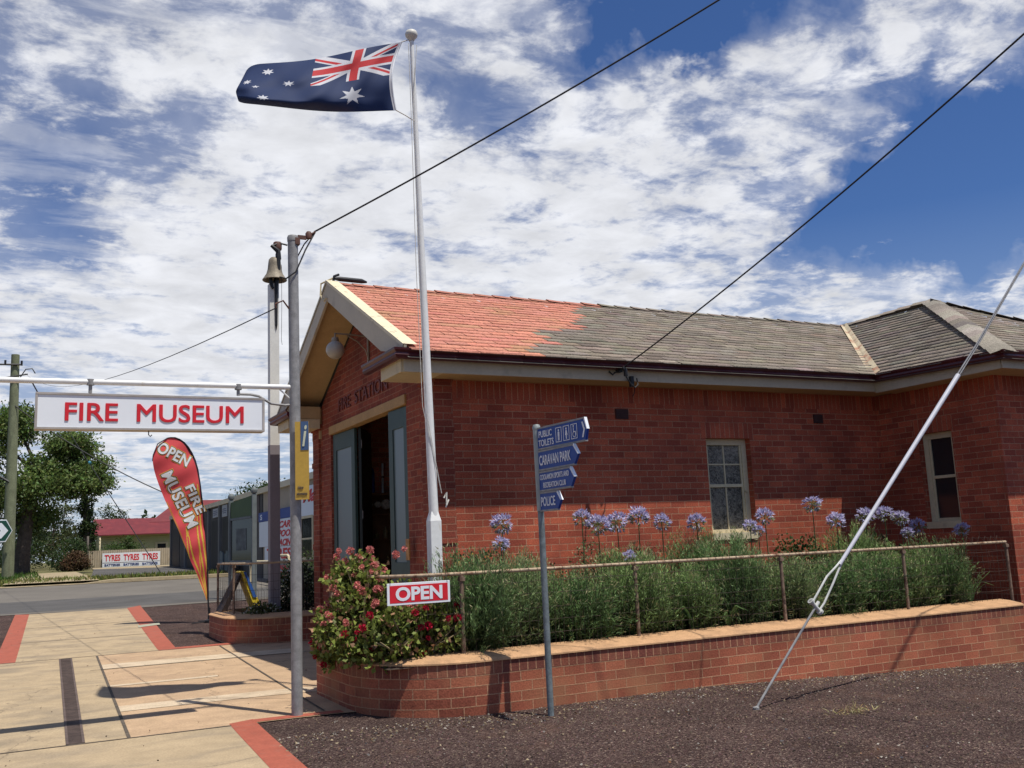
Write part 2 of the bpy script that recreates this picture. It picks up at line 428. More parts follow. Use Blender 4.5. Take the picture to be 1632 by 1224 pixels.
def gravel_mat():
    m = bpy.data.materials.new('gravel'); nt, N, L, P = nodes_of(m)
    tc = N.new('ShaderNodeTexCoord')
    def noise(s, d=6, o='Fac'):
        t = N.new('ShaderNodeTexNoise'); t.inputs['Scale'].default_value = s; t.inputs['Detail'].default_value = d; L.new(tc.outputs['Object'], t.inputs['Vector']); return t
    v = N.new('ShaderNodeTexVoronoi'); v.inputs['Scale'].default_value = 75; L.new(tc.outputs['Object'], v.inputs['Vector'])
    v2 = N.new('ShaderNodeTexVoronoi'); v2.inputs['Scale'].default_value = 28; L.new(tc.outputs['Object'], v2.inputs['Vector'])
    bw = N.new('ShaderNodeSeparateColor'); L.new(v.outputs['Color'], bw.inputs[0])
    r = N.new('ShaderNodeValToRGB'); L.new(bw.outputs[0], r.inputs[0])
    e = r.color_ramp.elements; e[0].position = 0; e[0].color = (.035, .02, .019, 1); e[1].position = 1; e[1].color = (.30, .22, .17, 1)
    for p, c in ((.35, (.062, .037, .033)), (.7, (.095, .062, .052)), (.93, (.13, .09, .075))):
        x = r.color_ramp.elements.new(p); x.color = (*c, 1)
    big = noise(1.4); mr = N.new('ShaderNodeMapRange'); mr.inputs[1].default_value = .3; mr.inputs[2].default_value = .7; mr.inputs[3].default_value = .75; mr.inputs[4].default_value = 1.25
    L.new(big.outputs['Fac'], mr.inputs[0])
    mx = N.new('ShaderNodeMix'); mx.data_type = 'RGBA'; mx.blend_type = 'MULTIPLY'; mx.inputs['Factor'].default_value = 1
    L.new(r.outputs[0], mx.inputs['A']); L.new(mr.outputs[0], mx.inputs['B'])
    # red-brown dust patches
    d = noise(2.2, 9); md = N.new('ShaderNodeMapRange'); md.inputs[1].default_value = .55; md.inputs[2].default_value = .8; md.inputs[4].default_value = .55; L.new(d.outputs['Fac'], md.inputs[0])
    m2 = N.new('ShaderNodeMix'); m2.data_type = 'RGBA'; m2.inputs['B'].default_value = (.15, .085, .058, 1); L.new(md.outputs[0], m2.inputs['Factor']); L.new(mx.outputs['Result'], m2.inputs['A'])
    # far beyond the street the sheet turns to dry grass
    sp = N.new('ShaderNodeSeparateXYZ'); L.new(tc.outputs['Object'], sp.inputs[0])
    mf = N.new('ShaderNodeMapRange'); mf.inputs[1].default_value = 43; mf.inputs[2].default_value = 44; L.new(sp.outputs['Y'], mf.inputs[0])
    gr = N.new('ShaderNodeMix'); gr.data_type = 'RGBA'; gr.inputs['A'].default_value = (.10, .12, .035, 1); gr.inputs['B'].default_value = (.22, .18, .10, 1)
    gn = noise(.5, 8); L.new(gn.outputs['Fac'], gr.inputs['Factor'])
    m3 = N.new('ShaderNodeMix'); m3.data_type = 'RGBA'; L.new(mf.outputs[0], m3.inputs['Factor']); L.new(m2.outputs['Result'], m3.inputs['A']); L.new(gr.outputs['Result'], m3.inputs['B'])
    L.new(m3.outputs['Result'], P.inputs['Base Color']); P.inputs['Roughness'].default_value = .95; P.inputs['Specular IOR Level'].default_value = .12
    b = N.new('ShaderNodeBump'); b.inputs['Strength'].default_value = .9; b.inputs['Distance'].default_value = .02
    ad = N.new('ShaderNodeMath'); L.new(v.outputs['Distance'], ad.inputs[0]); L.new(v2.outputs['Distance'], ad.inputs[1])
    L.new(ad.outputs[0], b.inputs['Height']); L.new(b.outputs['Normal'], P.inputs['Normal'])
    return m

def concrete(name, c, stainc, amt=.7):
    m = bpy.data.materials.new(name); nt, N, L, P = nodes_of(m)
    tc = N.new('ShaderNodeTexCoord')
    def noise(s, d, sc=None, dist=0):
        t = N.new('ShaderNodeTexNoise'); t.inputs['Scale'].default_value = s; t.inputs['Detail'].default_value = d; t.inputs['Distortion'].default_value = dist
        if sc:
            mp = N.new('ShaderNodeMapping'); mp.inputs['Scale'].default_value = sc; L.new(tc.outputs['Object'], mp.inputs[0]); L.new(mp.outputs[0], t.inputs['Vector'])
        else: L.new(tc.outputs['Object'], t.inputs['Vector'])
        return t
    a = noise(1.3, 9, (1, 1.8, 1), .6); r = N.new('ShaderNodeMapRange'); r.inputs[1].default_value = .45; r.inputs[2].default_value = .72; r.inputs[4].default_value = amt; L.new(a.outputs['Fac'], r.inputs[0])
    m1 = N.new('ShaderNodeMix'); m1.data_type = 'RGBA'; m1.inputs['A'].default_value = (*c, 1); m1.inputs['B'].default_value = (*stainc, 1); L.new(r.outputs[0], m1.inputs['Factor'])
    f = noise(55, 8); rf = N.new('ShaderNodeMapRange'); rf.inputs[1].default_value = .3; rf.inputs[2].default_value = .7; rf.inputs[3].default_value = .84; rf.inputs[4].default_value = 1.14; L.new(f.outputs['Fac'], rf.inputs[0])
    m2 = N.new('ShaderNodeMix'); m2.data_type = 'RGBA'; m2.blend_type = 'MULTIPLY'; m2.inputs['Factor'].default_value = 1; L.new(m1.outputs['Result'], m2.inputs['A']); L.new(rf.outputs[0], m2.inputs['B'])
    g = noise(4, 8); rg = N.new('ShaderNodeMapRange'); rg.inputs[1].default_value = .3; rg.inputs[2].default_value = .7; rg.inputs[3].default_value = .88; rg.inputs[4].default_value = 1.1; L.new(g.outputs['Fac'], rg.inputs[0])
    m3 = N.new('ShaderNodeMix'); m3.data_type = 'RGBA'; m3.blend_type = 'MULTIPLY'; m3.inputs['Factor'].default_value = 1; L.new(m2.outputs['Result'], m3.inputs['A']); L.new(rg.outputs[0], m3.inputs['B'])
    v = N.new('ShaderNodeTexVoronoi'); v.inputs['Scale'].default_value = 2.6; L.new(tc.outputs['Object'], v.inputs['Vector'])
    wob = N.new('ShaderNodeMath'); wob.operation = 'MULTIPLY_ADD'; wob.inputs[1].default_value = .05; L.new(f.outputs['Fac'], wob.inputs[0]); L.new(v.outputs['Distance'], wob.inputs[2])
    vr = N.new('ShaderNodeMapRange'); vr.inputs[1].default_value = .075; vr.inputs[2].default_value = .06; vr.inputs[4].default_value = .45; L.new(wob.outputs[0], vr.inputs[0])
    ve = N.new('ShaderNodeTexVoronoi'); ve.feature = 'DISTANCE_TO_EDGE'; ve.inputs['Scale'].default_value = .34; mpv = N.new('ShaderNodeVectorMath'); mpv.operation = 'MULTIPLY_ADD'; mpv.inputs[1].default_value = (.5, .5, .5)
    L.new(g.outputs['Color'], mpv.inputs[0]); L.new(tc.outputs['Object'], mpv.inputs[2]); L.new(mpv.outputs[0], ve.inputs['Vector'])
    vc = N.new('ShaderNodeMapRange'); vc.inputs[1].default_value = .0045; vc.inputs[2].default_value = .001; vc.inputs[4].default_value = .55; L.new(ve.outputs['Distance'], vc.inputs[0])
    mxs = N.new('ShaderNodeMath'); mxs.operation = 'MAXIMUM'; L.new(vr.outputs[0], mxs.inputs[0]); L.new(vc.outputs[0], mxs.inputs[1])
    m4 = N.new('ShaderNodeMix'); m4.data_type = 'RGBA'; m4.inputs['B'].default_value = (.11, .085, .06, 1); L.new(mxs.outputs[0], m4.inputs['Factor']); L.new(m3.outputs['Result'], m4.inputs['A'])
    L.new(m4.outputs['Result'], P.inputs['Base Color']); P.inputs['Roughness'].default_value = .9; P.inputs['Specular IOR Level'].default_value = .2
    b = N.new('ShaderNodeBump'); b.inputs['Strength'].default_value = .35; b.inputs['Distance'].default_value = .006; L.new(f.outputs['Fac'], b.inputs['Height']); L.new(b.outputs['Normal'], P.inputs['Normal'])
    MATS[name] = m
    return m

GRAVEL = gravel_mat()
CONC = concrete('concrete', (.40, .305, .19), (.235, .19, .135), .8)
CONCP = concrete('pink_concrete', (.45, .31, .19), (.33, .225, .145), .65)
CONCW = concrete('worn_white_band', (.54, .43, .30), (.40, .29, .19), .8)
JOINT = mat('joint', (.10, .08, .06), .95, n1=(20, .3))
REDP = mat('red_paint', (.33, .085, .05), .85, n1=(7, .12), n2=(60, .14), dirt=((.25, .13, .09), 6, .58, .75, .6))
ASPH = mat('asphalt', (.14, .125, .105), .92, n1=(.6, .16), n2=(70, .2), bump=(90, .5, .01))
ASPHD = mat('dark_asphalt', (.085, .08, .075), .92, n1=(.8, .2), n2=(70, .2), bump=(90, .5, .01))
KERB = concrete('kerb_concrete', (.36, .29, .18), (.25, .19, .12))

def frange(a, b, s):
    n = max(1, round((b - a) / s)); return [a + (b - a) * i / n for i in range(n)]
def build_ground():
    xs = [-900, -500, -280, -150, -80, -45, -25, -14, -8, -5, -3] + frange(-2, 14, .4) + frange(14, 30, 2) + [30, 45, 70, 110, 180, 320, 560, 900]
    ys = [-400, -200, -100, -60, -35, -20, -12, -8, -5] + frange(-3, 3, 1) + frange(3, 20, .4) + frange(20, 45, 2.5) + frange(45, 100, 11) + [100, 130, 180, 260, 400, 650, 1000]
    ys = sorted(set(ys + [9, 16, 19, 45]))
    mb = MB()
    idx = {}
    for i, x in enumerate(xs):
        for j, y in enumerate(ys):
            idx[i, j] = len(mb.v); mb.v.append((x, y, G(x, y) - .004))
    for i in range(len(xs) - 1):
        for j in range(len(ys) - 1):
            mb.f.append((idx[i, j], idx[i + 1, j], idx[i + 1, j + 1], idx[i, j + 1])); mb.mi.append(0); mb.sm.append(False)
            mb.uv.append([(xs[i], ys[j]), (xs[i + 1], ys[j]), (xs[i + 1], ys[j + 1]), (xs[i], ys[j + 1])])
    tag(mb.build('ground', GRAVEL), 'dark brown gravel ground with pale leaf litter', None, kind='structure')
build_ground()

# footpath along the building front and the driveway crossing it
def pathL(y): return -.10 + (y - 9.4) * .0165      # left edge of the footpath
def pathR(y): return 1.79 + max(0, y - 7.3) * .0 + (y - 9.4) * .042
mb = MB()
drape(mb, [(-3.6, -4), (-3.6, 9.38)], [(1.25, -4), (1.79, 9.38)], .006, 0, 30, 10)
drape(mb, [(-6, 9.40), (-6, 16.64)], [(.42, 9.40), (.61, 16.64)], .006, 0, 24, 8)
drape(mb, [(.57, 9.40), (.79, 16.64)], [(.917, 9.40), (1.135, 16.64)], .006, 0, 24, 3)
drape(mb, [(pathL(16.66), 16.66), (.30, 27.3)], [(2.05, 16.66), (2.56, 27.3)], .006, 0, 26, 6)
for y in (19.75, 22.9):
    drape(mb, [(pathL(y), y), (2.22, y)], [(pathL(y), y + .035), (2.22, y + .035)], .011, 1, 8, 1)
drape(mb, [(-6, 16.635), (2.3, 16.635)], [(-6, 16.665), (2.3, 16.665)], .010, 1, 20, 1)
drape(mb, [(-6, 9.375), (1.79, 9.375)], [(-6, 9.405), (1.79, 9.405)], .010, 1, 20, 1)
tag(mb.build('footpath', [CONC, JOINT]), 'stained concrete footpath running past the station front', None, kind='structure')
mb = MB()
drape(mb, [(.93, 9.40), (1.15, 16.64)], [(4.56, 9.40), (4.56, 16.64)], .006, 0, 24, 12)
for a, b in ((10.9, 11.28), (12.88, 13.02), (14.75, 15.35)):
    k = lambda y: .93 + (y - 9.4) * .03
    drape(mb, [(k(a), a), (k(b), b)], [(3.9 if a != 12.88 else 2.3, a), (3.9 if a != 12.88 else 2.3, b)], .010, 1, 4, 16)
drape(mb, [(2.70, 9.6), (2.96, 16.6)], [(2.725, 9.6), (2.985, 16.6)], .013, 2, 24, 1)
drape(mb, [(.905, 9.4), (1.125, 16.64)], [(.935, 9.4), (1.155, 16.64)], .011, 2, 24, 1)
drape(mb, [(.93, 14.74), (4.2, 14.74)], [(.93, 14.765), (4.2, 14.765)], .0135, 2, 12, 1)
tag(mb.build('driveway', [CONCP, CONCW, JOINT]), 'pinkish concrete driveway with worn white bands at the station door', None, kind='structure')
mb = MB()
drape(mb, [(-.27, 16.66), (-.01, 27.5)], [(pathL(16.66), 16.66), (.30, 27.3)], .007, 0, 20, 1)
drape(mb, [(2.05, 16.9), (2.56, 27.3)], [(2.33, 16.9), (2.95, 28.0)], .008, 0, 20, 1)
drape(mb, [(2.05, 16.66), (3.25, 16.66)], [(2.05, 16.93), (3.25, 16.93)], .009, 0, 8, 1)
drape(mb, [(1.25, -1.6), (1.79, 9.50)], [(1.50, -1.6), (2.03, 9.60)], .008, 0, 20, 1)
drape(mb, [(2.0, 9.42), (2.86, 9.42)], [(2.0, 9.57), (2.86, 9.57)], .009, 0, 8, 1)
tag(mb.build('painted_edging', REDP), 'red painted edging strips along the footpath', None, kind='structure')
# meter cover set in the red strip
o = MB(); drape(o, [(2.21, 21.2), (2.25, 21.7)], [(2.66, 21.5), (2.70, 22.0)], .014, 0, 2, 2)
tag(o.build('meter_cover', mat('cover_pale', (.34, .33, .24), .8, n1=(8, .15))), 'pale square meter cover set in the red painted edging', 'meter cover')

# drain grate across the driveway
t = thing('drain_grate', 'rusty steel drain grate running across the concrete footpath', 'drain grate', (.6, 13, G(.6, 13)))
mb = MB(); drape(mb, [(.42, 9.42), (.61, 16.63)], [(.57, 9.42), (.79, 16.63)], -.002, 0, 30, 1)
o = mb.build('channel', mat('drain_dark', (.045, .032, .028), .8, n1=(12, .3))); o.parent = t; o.location = -t.location
mb = MB()
for i in range(230):
    y = 9.44 + i * .0312; f = (y - 9.4) / 7.24; x0 = .42 + .19 * f; x1 = .57 + .22 * f; z = G(x0, y)
    mb.box(x0 + .012, x1 - .012, y, y + .012, z - .001, z + .010)
o = mb.build('grate_bars', mat('grate_steel', (.12, .085, .07), .7, .2, n1=(10, .3))); o.parent = t; o.location = -t.location
for q in ((.42, .61), (.548, .768)):
    mb = MB(); drape(mb, [(q[0], 9.42), (q[1], 16.63)], [(q[0] + .022, 9.42), (q[1] + .022, 16.63)], .012, 0, 30, 1)
    o = mb.build('grate_rim', MATS['grate_steel']); o.parent = t; o.location = -t.location

# street
mb = MB(); drape(mb, [(-120, 28.3), (-.3, 27.5), (2.9, 27.2), (4.2, 27.4), (14, 27.2), (150, 27.0)], [(-120, 43.6)] * 1 + [(-.3, 43.4), (2.9, 43.2), (4.2, 43), (14, 42.5), (150, 40)], .006, 0, 60, 14)
tag(mb.build('road', ASPH), 'grey brown asphalt street crossing beyond the footpath', None, kind='structure')
mb = MB(); drape(mb, [(-60, 28.4), (150, 27.1)], [(-60, 33.5), (150, 32.0)], .010, 0, 50, 4)
tag(mb.build('road_patch', ASPHD), 'darker asphalt along the near side of the street', None, kind='structure')
mb = MB()
for i in range(60):
    x0 = -30 + i * 1.2; x1 = x0 + 1.2
    f = lambda x: 43.4 - .064 * (x - 2.9)
    for (ya, za, yb, zb) in ((0, 0, .02, .13), (.02, .13, .35, .14)):
        p = []
        for x, yy, zz in ((x0, ya, za), (x1, ya, za), (x1, yb, zb), (x0, yb, zb)):
            y = f(x) + yy; hh = zz * (.25 if -2.0 < x < 3.0 else 1); p.append((x, y, G(x, y) + .01 + hh))
        mb.face(p)
tag(mb.build('kerb', KERB), 'pale concrete kerb on the far side of the street', None, kind='structure')
mb = MB(); drape(mb, [(-.5, 43.7), (.6, 62)], [(3.0, 43.5), (3.0, 62)], .14, 0, 10, 4)
tag(mb.build('crossing_ramp', KERB), 'concrete crossing ramp across the far street verge', None, kind='structure')
mb = MB(); drape(mb, [(3.1, 50), (4.4, 69)], [(8.6, 46), (8.8, 64)], .10, 0, 14, 6)
drape(mb, [(4.4, 69), (4.6, 73.4)], [(8.8, 64), (9.8, 72.2)], .10, 1, 6, 6)
tag(mb.build('forecourt', [ASPHD, KERB]), 'asphalt forecourt in front of the dark workshop', None, kind='structure')

# grass on the far verge
def grass(name, n, rect, label, col, hmin, hmax):
    X = NR.uniform(rect[0], rect[1], n); Y = NR.uniform(rect[2], rect[3], n)
    Z = np.array([G(a, b) for a, b in zip(X, Y)]) + .01
    C = np.stack([X, Y, Z], 1); D = NR.normal(size=(n, 3)) * .35; D[:, 2] = 1
    V, Q, cc = leaves(C, D, NR.uniform(hmin, hmax, n), .05, tint(col, n, .35, .15))
    tag(mesh_np(name, V, Q, cc, LEAF), label, 'grass', kind='stuff')
grass('grass', 9000, (-8, 14, 43.9, 49), 'short yellow green grass on the far verge', (.17, .19, .05), .08, .3)
grass('lawn', 9000, (-14, 1.0, 49, 66), 'green grass under the trees by the power pole', (.07, .13, .025), .1, .35)
# leaf litter and pebbles on the gravel
n = 6000
X = NR.uniform(1.4, 16, n); Y = NR.uniform(3.2, 9.4, n)
k = NR.random(n) < .45
Y[k] = 8.55 - np.abs(NR.normal(size=k.sum())) * .35
ok = ~((X < 1.9 + .05 * (Y - 7)) & (Y < 9.7)) & (Y < 8.56) | ((X > 2.2) & (X < 2.75) & (Y > 8.6) & (Y < 9.35))
X = X[ok]; Y = Y[ok]; n = len(X)
Z = np.array([G(a, b) for a, b in zip(X, Y)]) + .008
D = NR.normal(size=(n, 3)); D[:, 2] *= .25
kind = NR.random(n)
c = np.where((kind < .6)[:, None], np.array([[.42, .33, .20]]), np.array([[.55, .5, .42]]))
c = np.where((kind > .93)[:, None], np.array([[.30, .15, .07]]), c) * NR.uniform(.5, 1.15, (n, 1))
ex = 150   # a few fallen leaves on the paving as well
xe = NR.uniform(-3, 3.4, ex); ye = NR.uniform(5.5, 25, ex); kk = (xe < 2.2) | ((ye > 9.5) & (ye < 16)); xe = xe[kk]; ye = ye[kk]; ex = len(xe)
X = np.concatenate([X, xe]); Y = np.concatenate([Y, ye]); Z = np.concatenate([Z, [G(a, b) + .018 for a, b in zip(xe, ye)]])
De = NR.normal(size=(ex, 3)); De[:, 2] *= .2; D = np.concatenate([D, De]); c = np.concatenate([c, tint((.14, .085, .04), ex, .4, .1)]); n = len(X)
V, Q, cc = leaves(np.stack([X, Y, Z], 1), D, NR.uniform(.010, .036, n), NR.uniform(.007, .018, n), c, .5)
tag(mesh_np('leaf_litter', V, Q, cc, LEAF), 'pale dry leaves and chips scattered over the gravel', 'leaf litter', kind='stuff')
# dry tufts and straws in the gravel
t = thing('dry_grass_tuft', 'small dry yellowed grass tuft in the gravel right of the anchor rod', 'grass tuft', (6.55, 6.55, G(6.55, 6.55)))
nn_ = 160; C_ = np.stack([NR.normal(size=nn_) * .12, NR.normal(size=nn_) * .06, np.zeros(nn_)], 1); D_ = NR.normal(size=(nn_, 3)); D_[:, 2] = np.abs(D_[:, 2]) * .5 + .1
V, Q, cc = leaves(C_, D_, NR.uniform(.03, .11, nn_), .006, tint((.42, .33, .16), nn_, .3, .1)); mesh_np('straw', V, Q, cc, LEAF, t)
# stones of the gravel close by
n = 32000
X = NR.uniform(1.3, 14, n); Y = NR.uniform(2.6, 8.55, n)
ok = ~((X < 1.98 + .0478 * (Y - 9.6)) )
X = X[ok]; Y = Y[ok]; n = len(X)
Z = np.array([G(a, b) for a, b in zip(X, Y)]) - .002
s = NR.uniform(.004, .011, n)
ang = NR.uniform(0, 6.28, n)
V = np.empty((n, 5, 3)); 
for kk in range(4):
    a = ang + kk * math.pi / 2
    V[:, kk, 0] = X + np.cos(a) * s * NR.uniform(.7, 1.3, n); V[:, kk, 1] = Y + np.sin(a) * s * NR.uniform(.7, 1.3, n); V[:, kk, 2] = Z
V[:, 4, 0] = X + NR.normal(size=n) * s * .3; V[:, 4, 1] = Y + NR.normal(size=n) * s * .3; V[:, 4, 2] = Z + s * .9
b5 = np.arange(n)[:, None] * 5
Q = np.concatenate([np.stack([b5[:, 0] + a, b5[:, 0] + b, b5[:, 0] + 4], 1) for a, b in ((0, 1), (1, 2), (2, 3), (3, 0))])
cc = np.repeat(tint((.085, .055, .047), n, .4, .08), 5, axis=0)
tag(mesh_np('gravel_stones', V.reshape(-1, 3), Q, cc, attr_mat('stones')), 'loose brown gravel stones beside the garden wall', 'gravel', kind='stuff')

# ------------------------------------------------------------------ fire station
XF, YS, XW, YW = 4.56, 11.035, 12.18, 8.896      # front wall, side wall, wing side wall, wing front wall
YB = 16.5                                          # far side wall
ZF = -1.50
fs = thing('fire_station', 'red brick fire station with a half terracotta, half grey shingle roof', 'fire station', (XF, YS, -1.55))
def P(mb, name, m, parent=None, **k):
    o = mb.build(name, m, parent or fs, **k)
    if (parent or fs) is fs: o.location = -Vector(fs.location)
    return o
ZC = .4697     # a bed joint of the side wall
def wall_cells(mb, fn, u0, u1, z0, z1, holes=(), soldiers=(), uoff=0.0, rev=False):
    us = sorted({u0, u1} | {h for H in list(holes) + list(soldiers) for h in H[:2] if u0 < h < u1})
    zs = sorted({z0, z1} | {h for H in list(holes) + list(soldiers) for h in H[2:4] if z0 < h < z1})
    for a, b in zip(us, us[1:]):
        for c, d in zip(zs, zs[1:]):
            mu, mz = (a + b) / 2, (c + d) / 2
            if any(h[0] < mu < h[1] and h[2] < mz < h[3] for h in holes): continue
            sol = [h for h in soldiers if h[0] < mu < h[1] and h[2] < mz < h[3]]
            pts = [(a, c), (b, c), (b, d), (a, d)]
            if sol: uv = [((z - sol[0][2]) + .005, u + uoff) for u, z in pts]
            else: uv = [(u + uoff, z - ZC) for u, z in pts]
            q = [fn(u, z) for u, z in pts]
            if rev: q.reverse(); uv.reverse()
            mb.face(q, uv, 1 if sol else 0)
# side wall
W1 = (8.73, 9.54, -.10, 1.353)
mb = MB()
wall_cells(mb, lambda u, z: (u, YS, z), XF + .24, XW + .0, -1.9, 2.07, [W1], [(XF + .24, XW, 1.82, 2.05), (8.66, 9.61, 1.353, 1.585)], .11)
for (a, b, z0, z1) in (W1,):   # reveals
    mb.face([(a, YS, z0), (a, YS + .17, z0), (a, YS + .17, z1), (a, YS, z1)]); mb.face([(b, YS + .17, z0), (b, YS, z0), (b, YS, z1), (b, YS + .17, z1)])
    mb.face([(a, YS + .17, z1), (b, YS + .17, z1), (b, YS, z1), (a, YS, z1)])
P(mb, 'side_wall', [BRICK, BRICKS], recalc=False)
# wing side wall and wing front wall
W2 = (9.69, 10.29, -.07, 1.353)
mb = MB()
wall_cells(mb, lambda u, z: (XW, u, z), YW, YS, -1.9, 2.05, [W2], [(YW, YS, 1.82, 2.05), (9.62, 10.36, 1.353, 1.585)], .05)
for (a, b, z0, z1) in (W2,):
    for u in (a, b): mb.face([(XW, u, z0), (XW + .17, u, z0), (XW + .17, u, z1), (XW, u, z1)])
    mb.face([(XW, a, z1), (XW + .17, a, z1), (XW + .17, b, z1), (XW, b, z1)])
wall_cells(mb, lambda u, z: (u, YW, z), XW, 17.1, -1.95, 2.05, [], [(XW, 17.1, 1.82, 2.05)], .02)
wall_cells(mb, lambda u, z: (17.1, u, z), YW, 18, -1.95, 2.14)
wall_cells(mb, lambda u, z: (u, 18, z), XW, 17.1, -1.95, 2.14)
P(mb, 'wing_wall', [BRICK, BRICKS], recalc=False)
# front wall with the wide door opening; corner piers stand proud
D0, D1, DZ = 12.03, 15.56, 2.0
mb = MB()
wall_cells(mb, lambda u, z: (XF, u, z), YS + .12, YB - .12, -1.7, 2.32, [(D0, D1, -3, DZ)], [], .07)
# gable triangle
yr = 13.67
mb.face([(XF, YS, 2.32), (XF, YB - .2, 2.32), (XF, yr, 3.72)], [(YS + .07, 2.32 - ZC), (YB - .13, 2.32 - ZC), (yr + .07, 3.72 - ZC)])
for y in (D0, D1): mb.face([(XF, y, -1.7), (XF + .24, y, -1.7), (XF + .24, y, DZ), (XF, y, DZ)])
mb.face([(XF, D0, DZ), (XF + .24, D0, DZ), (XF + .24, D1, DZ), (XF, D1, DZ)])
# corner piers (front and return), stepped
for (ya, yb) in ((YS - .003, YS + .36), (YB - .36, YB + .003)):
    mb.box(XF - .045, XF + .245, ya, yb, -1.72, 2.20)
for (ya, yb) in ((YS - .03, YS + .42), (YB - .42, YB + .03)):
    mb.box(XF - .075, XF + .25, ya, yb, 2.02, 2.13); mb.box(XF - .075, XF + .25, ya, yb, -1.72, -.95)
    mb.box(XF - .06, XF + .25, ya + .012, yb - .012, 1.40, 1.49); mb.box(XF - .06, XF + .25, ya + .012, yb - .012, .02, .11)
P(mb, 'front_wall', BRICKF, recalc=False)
mb = MB()
wall_cells(mb, lambda u, z: (u, YB, z), XF + .2, 14, -1.7, 2.2)
P(mb, 'far_wall', BRICK, recalc=False)
# hall inside
mb = MB()
wall_cells(mb, lambda u, z: (7.9, u, z), YS + .1, YB - .1, -1.6, 2.3)
wall_cells(mb, lambda u, z: (u, YS + .24, z), XF + .24, 7.9, -1.6, 2.3, [W1])
wall_cells(mb, lambda u, z: (u, YB - .24, z), XF + .24, 7.9, -1.6, 2.3)
P(mb, 'inner_wall', [BRICKI], recalc=False)
mb = MB(); mb.box(XF, 7.9, YS + .1, YB - .1, -1.62, -1.465); P(mb, 'floor', mat('hall_floor', (.16, .11, .08), .6, n1=(4, .15)))
mb = MB(); mb.box(XF + .1, 7.9, YS + .1, YB - .1, 2.28, 2.3); P(mb, 'ceiling', mat('hall_ceiling', (.35, .33, .28), .9, n1=(4, .1)))
# door lintel timber
mb = MB(); mb.box(XF - .03, XF + .12, D0 - .02, D1 + .02, DZ - .12, DZ + .015); P(mb, 'door_lintel', TIMBER, bevel=.006)
# door leaves: folded back against both jambs
def leaf(y_h, y_dir, ang, w):
    """hinged at y_h, swings inward by ang"""
    d = thing('door', None, None); d.parent = fs; d.location = Vector((XF + .05, y_h, ZF)) - Vector(fs.location)
    d.rotation_euler = (0, 0, math.atan2(y_dir * math.cos(ang), math.sin(ang)))
    Ht = DZ - .13 - ZF
    mb = MB(); st = .15; th = .045
    mb.box(0, st, -th / 2, th / 2, 0, Ht); mb.box(w - st, w, -th / 2, th / 2, 0, Ht)
    mb.box(st, w - st, -th / 2, th / 2, Ht - .27, Ht); mb.box(st, w - st, -th / 2, th / 2, .95, 1.30)
    mb.box(st, w - st, -th / 2, th / 2, 0, .3); mb.box(st, w - st, -.008, .008, .3, .95)
    mb.build('door_frame', DOORG, d, bevel=.004)
    g = MB(); g.box(st, w - st, -.006, .006, 1.30, Ht - .27); g.build('glass', FROST, d)
    return d
leaf(D1 - .03, -1, math.radians(2), 1.03)
leaf(D0 + .03, 1, math.radians(-2), .70)
# second folded leaves seen edge-on inside, with their hinges
for (y, s) in ((14.46, 1), (12.76, -1)):
    d = thing('door', None, None); d.parent = fs; d.location = Vector((XF + .14, y, ZF)) - Vector(fs.location); d.rotation_euler = (0, 0, math.radians(62 if s == 1 else 72))
    mb = MB(); mb.box(0, .95, -.022, .022, 0, DZ - .13 - ZF); mb.build('door_frame', mat('door_dark', (.016, .022, .02), .55, n1=(3, .2)), d, bevel=.004)
    if s == 1:
        for z in (1.95, 3.05):
            hb = MB(); hb.box(-.006, .05, -.03, -.023, z, z + .13); hb.build('hinge', GALV, d)
# raised lettering on the gable
text('FIRE  STATION', (XF - .012, 13.88, 2.30), (0, -1, 0), (0, 0, 1), 2.34, .20, mat('letter_maroon', (.17, .047, .038), .6, n1=(6, .2)), fs, bold=.0, depth=.010).location = -Vector(fs.location)
